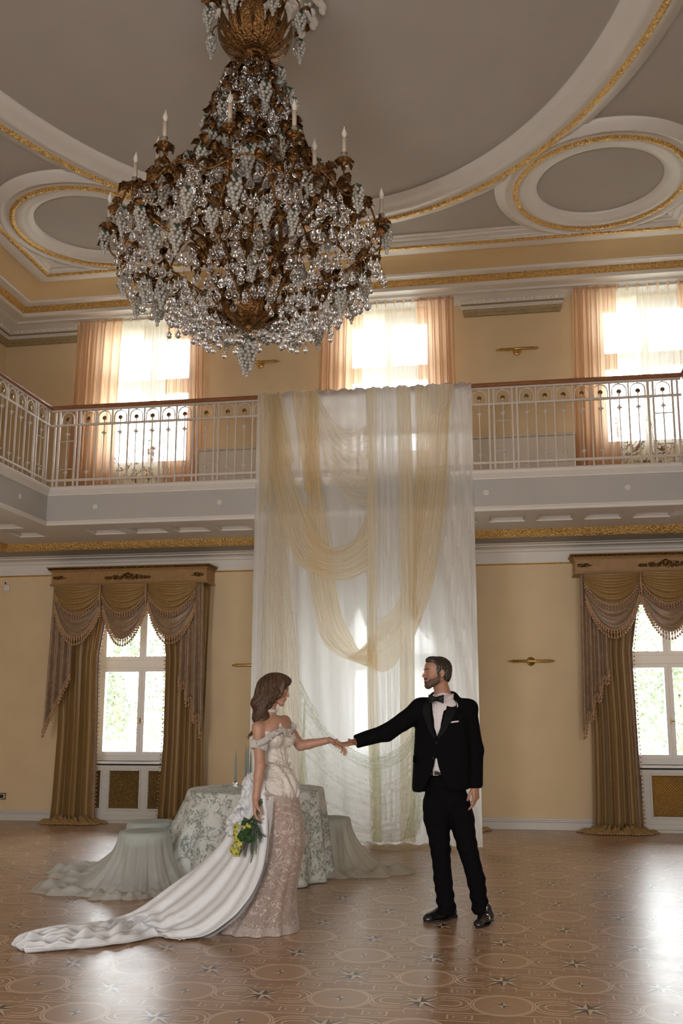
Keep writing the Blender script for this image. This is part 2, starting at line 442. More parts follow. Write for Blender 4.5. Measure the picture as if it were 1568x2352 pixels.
# ceiling rings: one big ellipse and two circles near the window wall
def ring(cx, cy, a, b_, prof, mt, relief=None, n=200, smooth=True, cut=None):
    """prof (dr, z); pieces outside the frame or inside the big ellipse are left out by cut(x, y)"""
    TR[0] += 1; mb = MB(); rows = []
    for i in range(n):
        th = 2*pi*i/n; row = []
        nx, ny = cos(th)/a, sin(th)/b_; l = hypot(nx, ny); nx /= l; ny /= l
        for k, (dr, z) in enumerate(prof):
            d = dr; zz = z
            if relief:
                do, dz = relief(th*(a+b_)/2, k, len(prof)); zz += dz; 
            row.append((cx+a*cos(th)+nx*d, cy+b_*sin(th)+ny*d, zz))
        rows.append(row)
    rows = np.array(rows); b4 = len(prof); f = []
    for i in range(n):
        i2 = (i+1) % n
        for j in range(b4-1):
            c = (rows[i, j]+rows[i2, j+1])/2
            if cut and cut(c[0], c[1]): continue
            f.append((i*b4+j, i2*b4+j, i2*b4+j+1, i*b4+j+1))
    mb.add(rows.reshape(-1, 3).tolist(), f); return struct(mb.build('trim_%d' % TR[0], mt, smooth=smooth))
EC = (-1.75, 5.6)
def in_big(x, y, g=.0): return ((x-EC[0])/(3.42+g))**2+((y-EC[1])/(4.36+g))**2 < 1
def out_frame(x, y): return x < XL+1.40 or x > XR-1.40 or y > YB-1.40
def gold_ring_rel(per, dz):
    def f(s, k, n): return (0, 0) if k in (0, n-1) else (0, -dz*abs(sin(pi*s/per))**.6*(.5+.5*abs(sin(3.1*pi*s/per+k*1.3))))
    return f
Zr = 7.262
ring(*EC, 3.42, 4.36, [(-.36, 7.32), (-.36, 7.285), (-.27, 7.275), (-.25, 7.262), (-.19, 7.262), (-.17, 7.24), (-.12, 7.232), (-.09, 7.25), (-.035, 7.252)], M['white'], n=260)
ring(*EC, 3.42, 4.36, [(-.035, 7.252), (-.02, 7.236), (0, 7.230), (.02, 7.236), (.035, 7.252)], M['gold'], gold_ring_rel(.12, .014), n=1400)
ring(*EC, 3.42, 4.36, [(.035, 7.252), (.10, 7.262), (.11, 7.285), (.17, 7.287), (.18, 7.32)], M['white'], n=260, cut=out_frame)
for cx in (-4.746, 1.246):
    ring(cx, 9.58, .93, .89, [(-.24, 7.32), (-.235, 7.29), (-.18, 7.275), (-.16, 7.262), (-.12, 7.262), (-.10, 7.240), (-.05, 7.250), (-.03, 7.254)], M['white'], n=120)
    ring(cx, 9.58, .93, .89, [(-.03, 7.254), (-.018, 7.236), (0, 7.230), (.018, 7.236), (.03, 7.254)], M['gold'], gold_ring_rel(.10, .013), n=500)
    ring(cx, 9.58, .93, .89, [(.03, 7.254), (.09, 7.262), (.11, 7.24), (.14, 7.24), (.16, 7.275), (.23, 7.285), (.235, 7.32)], M['white'], n=160, cut=lambda x, y: in_big(x, y, .03) or out_frame(x, y))
# ceiling rose above the chandelier
mb = MB(); cxx, cyy = -1.76, 6.1
mb.lathe([(.46, 0), (.44, .012), (.40, .02), (.37, .05)], 48, (cxx, cyy, 7.27))
for ringr, cnt, sz in ((.33, 26, .055), (.22, 16, .07), (.42, 40, .03)):
    for i in range(cnt):
        a = 2*pi*i/cnt+ringr; mb.sphere((cxx+ringr*cos(a), cyy+ringr*sin(a), 7.285), sz, 7, 6, (1, 1, .6)) 
        mb.sphere((cxx+(ringr+.02)*cos(a+.1), cyy+(ringr+.02)*sin(a+.1), 7.265), sz*.45, 6, 5)
for i in range(22):            # rim of curling leaves
    a = 2*pi*i/22; q = (cxx+.50*cos(a), cyy+.50*sin(a)); T = Matrix.Translation((q[0], q[1], 7.275)) @ Matrix.Rotation(a+.35, 4, 'Z')
    l = MB(); l.sphere((0, 0, 0), .085, 8, 6, (1, .42, .35)); l.sphere((.06, .03, -.012), .034, 7, 5, (1, .8, .6)); l.sphere((-.03, -.035, -.01), .028, 7, 5); mb.add([tuple(T @ Vector(v)) for v in l.v], l.f)
mb.lathe([(.47, .0), (.44, -.012), (.40, .0)], 60, (cxx, cyy, 7.285))
mb.v = [(v[0], cyy+(v[1]-cyy)*1.42+.02, v[2]) for v in mb.v]
rose = mb.build('ceiling_rose', M['white'], smooth=True)
tag(rose, 'white plaster leaf rose on the ceiling above the chandelier', 'ceiling ornament')

# ---------------------------------------------------------------- windows
WN = [0]
def window(cx, z0, z1, hw, trans, upper):
    WN[0] += 1; r = struct(empty('window_%d' % WN[0], (cx, YB+.2, z0)))
    h = z1-z0; fr = MB(); y0, y1 = -.03, .04
    fr.box(-hw, -hw+.07, y0, y1, 0, h, .004); fr.box(hw-.07, hw, y0, y1, 0, h, .004)
    fr.box(-hw+.07, hw-.07, y0, y1, 0, .07); fr.box(-hw+.07, hw-.07, y0, y1, h-.07, h)
    t0 = trans-z0; fr.box(-hw, hw, y0-.01, y1, t0-.055, t0+.055, .004)
    fr.build('window_frame', M['winframe'], r)
    g = .0012
    for sgn in (-1, 1):
        for (a, b_) in ((.07, t0-.055), (t0+.055, h-.07)):
            x0, x1 = (-hw+.07+g, -g) if sgn < 0 else (g, hw-.07-g); s = MB(); q = .05
            if b_-a < .3: q = .035
            s.box(x0+q, x1-q, y0-.008, y1-.01, a+g, a+g+q); s.box(x0+q, x1-q, y0-.008, y1-.01, b_-g-q, b_-g)
            s.box(x0, x0+q, y0-.008, y1-.01, a+g, b_-g); s.box(x1-q, x1, y0-.008, y1-.01, a+g, b_-g)
            so = s.build('sash', M['winframe'], r)
            MB().box(x0+q, x1-q, .004, .010, a+q, b_-q).build('pane', M['pane'], so)
    if not upper:
        hd = MB().box(-.008, .008, -.062, -.038, .50, .58, .003); hd.tube([(0, -.06, .54), (0, -.085, .54), (.045, -.085, .54)], .006, 8)
        hd.build('window_handle', M['brass'], r)
        MB().box(-hw-.02, hw+.02, -.225, y0, -.045, .0, .008).build('window_sill', M['winframe'], r)
    return r
for c in LX: window(c, LZ0, LZ1, LW, 2.12, False)
for c in WX: window(c, UZ0, UZ1, UW, 6.18, True)

# radiator cabinets under the windows
def rad_cabinet(cx, label):
    r = empty('radiator_cabinet', (cx, YB-.02, 0), label=label, cat='radiator cover', group='radiator cabinets under the ground floor windows')
    # frame with three openings
    X = [-.70, -.62, -.36, -.30, -.285, .125, .14, .20, .46, .56, .70]
    body = MB(); y0, y1 = -.05, .0
    opens = [(-.60, -.40), (-.285, .125), (.24, .44)]; opens = [(-.62, -.42), (-.30, .12), (.24, .62)]
    opens = [(-.64, -.44), (-.31, .11), (.24, .62)]
    z0, z1 = .19, .68; last = -.72
    for a, b_ in opens: body.box(last, a, y0, y1, .03, .75); last = b_
    body.box(last, .72, y0, y1, .03, .75)
    for a, b_ in opens: body.box(a, b_, y0, y1, .03, z0); body.box(a, b_, y0, y1, z1, .75)
    body.box(-.72, .72, y0-.012, y0, .03, .10, .004); body.box(-.72, .72, y0-.018, y0, .035, .055, .004)
    body.box(-.72, .72, y0, y1+.02, 0, .03)
    body.build('cabinet_body', M['trimpaint'], r)
    for a, b_ in opens:
        f = MB(); w_ = .026
        for (p, q, s, u) in ((a-w_, b_+w_, z0-w_, z0), (a-w_, b_+w_, z1, z1+w_), (a-w_, a, z0, z1), (b_, b_+w_, z0, z1)): f.box(p, q, y0-.012, y0+.001, s, u, .004)
        fo = f.build('panel_frame', M['trimpaint'], r)
        g = MB(); st = .034; n = int((b_-a+z1-z0)/st)+2
        for i in range(n):
            for sg in (1, -1):     # crossing wires clipped to the opening
                c = i*st; pts = []
                xa, xb = max(0, c-(z1-z0)), min(b_-a, c)
                if xb-xa < .005: continue
                p, q = (a+xa, z0+c-xa), (a+xb, z0+c-xb)
                if sg < 0: p, q = (a+b_-p[0], p[1]), (a+b_-q[0], q[1])
                g.tube([(p[0], y0+.012+sg*.002, p[1]), (q[0], y0+.012+sg*.002, q[1])], .0032, 4)
        g.build('brass_lattice', M['brass'], r)
        MB().box(a, b_, y0+.03, y0+.032, z0, z1).build('mesh_backing', M['backing'], r)
    MB().box(-.70, .70, y0-.0, y0+.02, .752, .77).build('shadow_gap', M['black'], r)
    return r
M['backing'] = plain('ochre_mesh_backing', (.20, .135, .05), .8, nscale=30, namt=.2)
rad_cabinet(LX[0], 'white radiator cabinet with brass lattice, under the left window')
rad_cabinet(LX[1], 'white radiator cabinet under the middle window, hidden behind the white drape')
rad_cabinet(LX[2], 'white radiator cabinet with brass lattice, under the right window')
# ---------------------------------------------------------------- balcony round three sides
def inner_path(off):           # off > 0 goes into the void from the fascia line
    return [(BX+off, YF), (BX+off, BY-off), (BXR-off, BY-off), (BXR-off, YF)]
mb = MB()                      # slab: floor of the gallery with a coffered underside
mb.box(XL, XR, BY+.012, YB, 3.80, 4.20); mb.box(XL, BX-.012, YF, BY+.012, 3.80, 4.20); mb.box(BXR+.012, XR, YF, BY+.012, 3.80, 4.20)
struct(mb.build('trim_60', M['white']))
def coffer_grid(x0, x1, y0, y1, holes):
    """underside panel at z 3.742 with square holes that open to the slab above"""
    m_ = MB(); xs_ = sorted({x0, x1, *[h[0] for h in holes], *[h[1] for h in holes]}); ys_ = sorted({y0, y1, *[h[2] for h in holes], *[h[3] for h in holes]})
    for a, b_ in zip(xs_[:-1], xs_[1:]):
        for c, d in zip(ys_[:-1], ys_[1:]):
            mx, my = (a+b_)/2, (c+d)/2
            if any(h[0] < mx < h[1] and h[2] < my < h[3] for h in holes): continue
            m_.box(a, b_, c, d, 3.742, 3.80)
    for h in holes: # stepped edge
        e = .02
        m_.box(h[0], h[0]+e, h[2], h[3], 3.765, 3.80); m_.box(h[1]-e, h[1], h[2], h[3], 3.765, 3.80); m_.box(h[0], h[1], h[2], h[2]+e, 3.765, 3.80); m_.box(h[0], h[1], h[3]-e, h[3], 3.765, 3.80)
    return m_
hb = [(-5.73+.565*i, -5.30+.565*i, 10.60, 10.96) for i in range(14)]
TR[0] = 60
TR[0] += 1; struct(coffer_grid(BX-.01, BXR+.01, BY+.012, YB-.5, [h for h in hb if h[0] > BX-.01]).build('trim_61', M['white']))
hl = [(BX-.70, BX-.34, 10.55-.565*i, 10.98-.565*i) for i in range(22)]
struct(coffer_grid(XL+.5, BX-.012, YF, YB-.5, hl).build('trim_62', M['white']))
hr = [(BXR+.34, BXR+.70, 10.55-.565*i, 10.98-.565*i) for i in range(22)]
struct(coffer_grid(BXR+.012, XR-.5, YF, YB-.5, hr).build('trim_63', M['white'])); TR[0] = 63
trim([(-.012, 3.742), (.012, 3.745), (.02, 3.775), (.012, 3.79), (.012, 3.80), (0, 3.806)], M['white'], inner_path)
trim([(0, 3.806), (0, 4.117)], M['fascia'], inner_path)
trim([(0, 4.117), (.016, 4.12), (.018, 4.135), (.03, 4.15), (.055, 4.185), (.06, 4.215), (.05, 4.23), (-.08, 4.232), (-.08, 4.20)], M['white'], inner_path)
# small rosettes on the fascia
def rosette_mesh():
    m_ = MB(); m_.lathe([(.0, 0), (.030, 0), (.032, .006), (.026, .008), (.024, .005), (.0, .005)], 24)
    for i in range(6): m_.sphere((.013*cos(i*pi/3), .013*sin(i*pi/3), .006), .0055, 6, 4)
    m_.sphere((0, 0, .006), .006, 6, 4); return m_.mesh('rosette')
rme = rosette_mesh(); rme.materials.append(M['white'])
roslab = {0: 'white plaster rosette left of the drape on the back fascia, nearest the corner', 1: 'white plaster rosette on the back fascia just left of the hanging drape',
          2: 'white rosette behind the drape, left of its middle', 3: 'white plaster rosette on the fascia just right of the drape', 4: 'white plaster rosette on the fascia under the right window'}
for i, x in ((0, -4.891), (1, -3.301), (3, -.102), (4, 1.488)):
    o = bpy.data.objects.new('rosette', rme); COL.objects.link(o); o.location = (x, BY-.001, 3.966); o.rotation_euler = (pi/2, 0, 0)
    tag(o, roslab[i], 'rosette', 'plaster rosettes on the balcony fascia')
o = bpy.data.objects.new('rosette', rme); COL.objects.link(o); o.location = (BX+.001, 9.668, 3.966); o.rotation_euler = (0, pi/2, 0)
tag(o, 'white plaster rosette on the left wing fascia, near the corner', 'rosette', 'plaster rosettes on the balcony fascia')

# ---- railing pieces, built along +x from 0, plane y = 0
M['disc'] = plain('old_brass_disc', (.30, .215, .12), .25, .85, nscale=30, namt=.3)
def pmesh(mb_, mt, smooth=False):
    me = mb_.mesh('piece'); me.materials.append(mt)
    if smooth: me.polygons.foreach_set('use_smooth', [True]*len(me.polygons))
    return me
RZ0 = 4.232
post_m = pmesh(MB().box(-.012, .012, -.012, .012, RZ0, 5.245, .003), M['iron'])
bar_m = pmesh(MB().box(-.008, .008, -.010, .010, RZ0, 5.225, .002), M['iron'])
def bal(twist):
    m_ = MB()
    if not twist: m_.tube([(0, 0, RZ0+.045), (0, 0, 5.09)], .0062, 8)
    else:
        m_.tube([(0, 0, RZ0+.045), (0, 0, 4.47)], .0062, 8); m_.tube([(0, 0, 4.83), (0, 0, 5.09)], .0062, 8)
        for k in (0, 1, 2, 3): m_.tube([(.005*cos(z*75+k*pi/2), .005*sin(z*75+k*pi/2), z) for z in np.linspace(4.47, 4.83, 60)], .0042, 5)
        m_.box(-.1, .1, -.005, .005, 4.83, 4.842); m_.box(-.1, .1, -.005, .005, 4.465, 4.477)
    for z in (4.425, 4.925): m_.lathe([(.006, -.032), (.010, -.026), (.0115, -.012), (.030, -.003), (.031, .003), (.012, .012), (.010, .026), (.006, .032)], 12, (0, 0, z))
    m_.sphere((0, 0, RZ0+.035), .0125, 10, 8); m_.lathe([(.006, 0), (.013, .004), (.006, .01)], 10, (0, 0, RZ0+.05))
    m_.tube([(0, 0, 5.05), (0, 0, 5.10)], .004, 6)
    return pmesh(m_, M['iron'], True)
bal_m, balt_m = bal(False), bal(True)
def archm():
    m_ = MB(); r = .086; zc = 5.13; rows = []
    path = [(r, 5.055)]+[(r*cos(a), zc+r*sin(a)) for a in np.linspace(0, pi, 17)]+[(-r, 5.055)]
    for i, (x, z) in enumerate(path):
        k = (r-.010)/r; xi, zi = x*k, zc+(z-zc)*k if z > zc else z
        rows.append([(x, -.007, z), (xi, -.007, zi), (xi, .007, zi), (x, .007, z), (x, -.007, z)])
    m_.grid(np.array(rows)); m_.box(-.008, .008, -.008, .008, 5.213, 5.228); return pmesh(m_, M['iron'])
arch_m = archm()
disc_m = pmesh(MB().lathe([(.0, -.007), (.024, -.007), (.0275, -.004), (.0275, .004), (.024, .007), (0, .007)], 20, M=Matrix.Rotation(pi/2, 4, 'X')), M['disc'], True)
def place(me, name, par, x, z=0):
    o = bpy.data.objects.new(name, me); COL.objects.link(o); o.parent = par; o.location = (x, 0, z); return o
def railing(name, label, loc, rz, L, pairs):
    """pairs: post pair positions along the run; bays between are narrow (one arch) or wide (seven)"""
    r = empty(name, loc, rz, label, 'railing')
    def rbox(*a): return MB().box(*a)
    rbox(-.02, L, -.014, .014, 4.312, 4.342, .003).build('bottom_rail', M['iron'], r)
    rbox(-.02, L, -.014, .014, 5.03, 5.056, .003).build('middle_rail', M['iron'], r)
    rbox(-.02, L, -.018, .018, 5.222, 5.248, .003).build('top_rail', M['iron'], r) if 0 else rbox(-.02, L, -.018, .018, 5.225, 5.249, .003).build('top_rail', M['iron'], r)
    MB().box(-.03, L, -.045, .045, RZ0-.002, RZ0+.008).build('base_strip', M['iron'], r)
    prof = [(-.035, 5.249), (-.045, 5.262), (-.045, 5.278), (-.03, 5.298), (0, 5.306), (.03, 5.298), (.045, 5.278), (.045, 5.262), (.035, 5.249), (-.035, 5.249)]
    MB().grid(np.array([[(x, y, z) for y, z in prof] for x in (-.03, L)])).build('handrail', M['wood'], r)
    for p in pairs:
        place(post_m, 'post', r, p-.028); place(post_m, 'post', r, p+.028)
        MB().box(p-.028, p+.028, -.008, .008, 5.035, 5.050).build('post_link', M['iron'], r)
    for a, b_ in zip(pairs[:-1], pairs[1:]):
        a += .035; b_ -= .035; n = 1 if b_-a < .5 else 7; w_ = (b_-a)/n
        for i in range(n):
            x = a+(i+.5)*w_
            place(arch_m, 'arch', r, x); place(disc_m, 'brass_disc', r, x, 5.118); place(balt_m if n == 1 else bal_m, 'baluster', r, x)
            if i: place(bar_m, 'flat_bar', r, a+i*w_)
    return r
bp = [-5.465, -5.19, -3.645, -3.375, -1.83, -1.56, -.015, .255, 1.80, 2.07]
railing('balcony_railing', 'ivory iron railing with brass discs across the back gallery', (BX, BY+.03, 0), 0, BXR-BX, [p-BX for p in bp])
lp = [.065, .34, 1.885, 2.155, 3.70, 3.97, 5.515, 5.785, 7.33]
railing('balcony_railing', 'ivory iron railing with wooden handrail on the left gallery wing', (BX-.03, BY+.0, 0), -pi/2, 7.4, lp)
railing('balcony_railing', 'handrail and ivory iron railing on the right gallery wing, at the picture edge', (BXR+.03, BY, 0), -pi/2, 4.1, lp[:5])

# low white cabinets standing on the gallery against the wall
for x0, x1, lb in ((-.40, 1.02, 'long low white cabinet on the gallery, right of the drape'), (-3.95, -2.6, 'long low white cabinet on the gallery, left of the drape')):
    r = empty('low_cabinet', ((x0+x1)/2, YB-.42, 4.20), label=lb, cat='cabinet', group='low white cabinets on the gallery'); h = (x1-x0)/2
    MB().box(-h, h, -.16, .38, 0, .74, .01).build('cabinet_body', M['lowcab'] if 'lowcab' in M else M.setdefault('lowcab', plain('ivory_lacquer', (.58, .50, .41), .5)), r)
    MB().box(-h-.015, h+.015, -.175, .385, .74, .765, .008).build('cabinet_top', M['lowcab'], r)

# ---------------------------------------------------------------- sheers at the upper windows
def sheer_panel(parent, name, x0, x1, z0, z1, y, nf, amp, mt, gather=1.0, seed=0, nx=None, nz=26, slant=0):
    rg = np.random.default_rng(seed); nx = nx or int(nf*10)
    u = np.linspace(0, 1, nx)[:, None]; v = np.linspace(0, 1, nz)[None, :]
    ph = np.cumsum(rg.uniform(.6, 1.4, nx)); ph = (ph/ph[-1]*nf*2*pi)[:, None]
    A = amp*(.5+.5*v)*(1+.4*np.sin(ph*.37+seed))
    X = x0+(x1-x0)*u+.012*np.sin(ph*.5+3*v)+slant*v; Yv = y+A*np.sin(ph+.5*np.sin(3*v+seed))+.25*A*np.sin(2.3*ph+2*v); Z = z1+(z0-z1)*v+0*u
    P = np.stack([X, Yv, Z], 2); o = MB().grid(P).build(name, mt, parent, True); return o
M['sheer_peach'] = sheer('peach_sheer', (.82, .55, .36), .68, .66, var=.35, vscale=3, aniso=(14, 1, .3))[0]
M['sheer_ivory'] = sheer('ivory_sheer', (.92, .86, .72), .40, .8, var=.22, vscale=3, aniso=(14, 1, .25))[0]
def embroidered():
    m, t, d, s, mx = sheer('embroidered_sheer', (.60, .55, .44), .36, .4)
    k = pos(t); X, Y, Z = xyz(t, k)
    n = noise(t, k, 2.2, 2, .5, 1.2, sc=(1.6, 0, 1)); st = (n-.5).abs().lt(.010)
    vv = voro(t, k, 8, 'F1', 0); lf = voro(t, k, 34, 'F1', 0).lt(.36)*(n-.5).abs().lt(.045)
    fl = vv.lt(.24)*voro(t, k, 45, 'F1', 0).lt(.62)*(noise(t, k, 4.5, 1)).gt(.52)
    mask = V.max(V.max(st, lf), fl)*Z.lt(5.25)
    colr = mixc(t, fl, (.16, .08, .035), ramp(t, noise(t, k, 3.1, 0), [(.45, (.22, .05, .035)), (.55, (.12, .17, .24))]))
    t.links.new(mixc(t, mask, (.86, .82, .72), colr), d.inputs[0]); t.links.new(mixc(t, mask, (.86, .82, .72), colr), s.inputs[0])
    src = mx.inputs[0].links[0].from_socket; o = V(t, src).max(mask*.88); t.links.new(o.k, mx.inputs[0]); return m
M['sheer_emb'] = embroidered()
def upper_curtain(cx, x0, x1, gl, gr, label, seed):
    r = empty('sheer_curtain', (0, 0, 0), label=label, cat='curtain', group='peach sheer curtains at the gallery windows')
    z1 = 7.06; y = YB-.26
    sheer_panel(r, 'centre_panel', gl-.10, gr+.10, 4.205, z1, y+.03, 14, .018, M['sheer_emb'], seed=seed)
    sheer_panel(r, 'side_panel', x0, gl, 4.205, z1, y-.02, 11, .028, M['sheer_peach'], seed=seed+1, slant=-.04)
    sheer_panel(r, 'side_panel', gr, x1, 4.205, z1, y-.02, 11, .028, M['sheer_peach'], seed=seed+2, slant=.04)
    sheer_panel(r, 'side_panel', x0+.02, gl+.28, 4.205, z1, y+.10, 8, .02, M['sheer_ivory'], seed=seed+3)
    h = MB(); n = 15
    for i in range(n):         # pinch pleats at the heading
        x = x0+(x1-x0)*(i+.5)/n
        h.grid(np.array([[(x-.022, y-.05, z1), (x-.004, y-.045, z1-.10)], [(x, y-.068, z1), (x, y-.055, z1-.10)], [(x+.022, y-.05, z1), (x+.004, y-.045, z1-.10)]]))
    h.build('pleated_heading', M['sheer_peach'], r, True)
    MB().box(x0, x1, y-.01, y+.01, 7.035, 7.058).build('curtain_track', M['white'], r)
    return r
upper_curtain(WX[0], -5.95, -4.02, -5.26, -4.60, 'peach sheer curtain at the left gallery window', 11)
upper_curtain(WX[1], -2.36, -.49, -1.74, -1.02, 'peach sheer curtain at the middle gallery window above the drape', 23)
upper_curtain(WX[2], 1.08, 3.05, 1.66, 2.45, 'peach sheer curtain at the right gallery window', 37)

# ---------------------------------------------------------------- brass picture lamps
def picture_lamp():
    r = empty('picture_lamp', (0, 0, 0))
    MB().lathe([(0, 0), (.055, 0), (.058, .006), (.045, .014), (.02, .02), (.018, .03), (0, .03)], 24, M=Matrix.Rotation(pi/2, 4, 'X')).build('wall_plate', M['brass'], r, True)
    MB().tube([(0, -.02, 0), (0, -.05, .025), (0, -.09, .02), (0, -.10, 0)], .007, 8).build('arm', M['brass'], r, True)
    R_ = Matrix.Rotation(pi/2, 4, 'Y')
    MB().lathe([(.0, -.235), (.020, -.235), (.024, -.232), (.024, -.222), (.019, -.220), (.019, .220), (.024, .222), (.024, .232), (.02, .235), (0, .235)], 20, (0, -.10, 0), R_).build('lamp_tube', M['brass'], r, True)
    for s in (-1, 1):
        prof = [(0, .235), (.008, .237), (.007, .246), (.015, .255), (.016, .266), (.009, .277), (.003, .292), (0, .295)]
        MB().lathe([(a, s*b_) for a, b_ in (prof if s > 0 else prof[::-1])], 14, (0, -.10, 0), R_).build('finial', M['brass'], r, True)
    return r
pl = picture_lamp()
LG = 'brass picture lamps on the back wall'
for i, (x, z, lb) in enumerate(((.40, 2.10, 'brass tube picture lamp low on the wall, between the drape and the right window'), (-3.27, 2.08, 'brass picture lamp low on the wall, half hidden behind the drape at left'),
                  (.35, 6.33, 'brass picture lamp on the upper wall, right of the middle gallery window'), (-3.27, 6.36, 'brass picture lamp on the upper wall, just below the chandelier'))):
    o = pl if i == 0 else copy_tree(pl); o.location = (x, YB, z); o.rotation_euler = (0, 0, 0); tag(o, lb, 'wall lamp', LG)
# sensor and wall socket at the far left
r = empty('motion_sensor', (-6.95, YB, 3.21), label='small white motion sensor high on the wall at the far left', cat='sensor')
MB().box(-.05, .05, -.035, 0, -.055, .055, .018).build('sensor_body', M['pearl'], r); MB().sphere((0, -.035, -.012), .032, 12, 8, (1, .5, .9)).build('sensor_lens', M['pearl'], r, True); MB().tube([(-.02, 0, .05), (-.02, -.02, .085)], .008, 8).build('bracket', M['dark'], r)
r = empty('wall_socket', (-6.86, YB, .32), label='dark framed wall socket near the floor at the far left', cat='socket')
MB().box(-.10, .10, -.010, 0, -.045, .045, .003).build('frame', M['bronze'], r); MB().box(-.085, .085, -.013, -.008, -.032, .032).build('face', M['trimpaint'], r)
for s in (-1, 1): MB().box(s*.042-.028, s*.042+.028, -.016, -.01, -.024, .024).build('outlet', M['dark'], r)
# ---------------------------------------------------------------- gold silk curtains with swags
def silk(name, c, c2, damask=False):
    m, t, b = newmat(name); k = pos(t, 'obj')
    f = noise(t, k, 6, 4, .6, sc=(6, 1, .5)); base = mixc(t, f, c, c2)
    if damask:
        d = noise(t, k, 9, 2, .5, 1.5); base = mixc(t, d.gt(.53), base, tuple(min(1, q*1.45) for q in c))
    t.links.new(base, b.inputs['Base Color']); b.inputs['Roughness'].default_value = .42
    b.inputs['Sheen Weight'].default_value = .25; b.inputs['Sheen Roughness'].default_value = .4
    bump(t, b, noise(t, k, 40, 3, .6, sc=(1, 1, .15)), .15, .005); return m
M['silk'] = silk('bronze_gold_silk', (.25, .145, .042), (.36, .215, .075))
M['silk2'] = silk('rose_gold_damask', (.20, .125, .07), (.27, .175, .105), True)
M['tassel'] = plain('rose_gold_fringe', (.40, .245, .135), .5, nscale=60, namt=.3)
M['pelmet'] = plain('ochre_painted_pelmet', (.33, .185, .065), .5, nscale=10, namt=.1)
M['pelmet_dark'] = gold_mat('dark_carved_gilding', (.20, .115, .04), (.05, .025, .01), 70, .5)

def fold_patch(L, R, z, nf, amp, seed, nu=90, y0=0, amp_top=.5):
    """L, R: x of the two edges for each z (both arrays); folds run down"""
    rg = np.random.default_rng(seed); nv = len(z); u = np.linspace(0, 1, nu)[:, None]
    w_ = rg.uniform(.5, 1.5, nu); ph = np.cumsum(w_); ph = ((ph-ph[0])/(ph[-1]-ph[0])*nf*2*pi)[:, None]
    v = np.linspace(0, 1, nv)[None, :]; amp_u = (1+.5*np.sin(ph*.41+seed))
    prof = np.sin(ph+.35*np.sin(4*v+seed)); prof = np.sign(prof)*np.abs(prof)**.8
    X = L[None, :]*(1-u)+R[None, :]*u+.25*amp*np.cos(ph)
    Y = y0-amp*(amp_top+(1-amp_top)*v)*amp_u*prof
    return np.stack([X, Y, np.broadcast_to(z[None, :], X.shape)], 2)
def swag_rows(A, B, sag_t, sag_b, n, nv, ypuff, top_flat=True, seed=0):
    """cloth hanging between A and B: rows from a shallow to a deep catenary"""
    rg = np.random.default_rng(seed); rows = []
    for i in range(nv):
        v = i/(nv-1); sag = sag_t+(sag_b-sag_t)*v; row = []
        gx = .04*v*0
        for j in range(n):
            u = j/(n-1); c = 1-(2*u-1)**2; c = c**(.9)
            side = abs(2*u-1)
            z = A[2]*(1-u)+B[2]*u-sag*c-(.10*v)*(1-c)
            x = A[0]*(1-u)+B[0]*u
            rp = sin(v*2*pi*5.2+.6*sin(5*u+seed)+seed)*(.012+.022*c)+.6*sin(v*2*pi*2.3+seed*2)*.012
            y = A[1]*(1-u)+B[1]*u-ypuff*c*(.35+.65*sin(pi*min(1, v*.9+.1)))-rp
            row.append((x, y, z))
        rows.append(row)
    return np.array(rows)
def tassel_mesh():
    m_ = MB(); m_.lathe([(.0, -.085), (.009, -.082), (.013, -.074), (.010, -.064), (.005, -.060), (.0045, -.036), (.011, -.030), (.012, -.020), (.006, -.012), (.008, -.006), (.003, 0)], 7); return m_
TM = tassel_mesh()
def fringe(edge, step=.042, scale=1.0, skip=0):
    """hanging bobbins every step along an edge curve, with a braid along it; one fringe is one trim"""
    m_ = MB(); e = np.asarray(edge); d = np.r_[0, np.cumsum(np.linalg.norm(np.diff(e, axis=0), axis=1))]; n = max(2, int(d[-1]/step))
    m_.tube(e.tolist(), .008*scale, 5)
    for i in range(n):
        s = d[-1]*(i+.5)/n; p = [np.interp(s, d, e[:, k]) for k in range(3)]
        m_.add([(a*scale+p[0], b_*scale+p[1], c*scale+p[2]) for a, b_, c in TM.v], TM.f)
    return m_
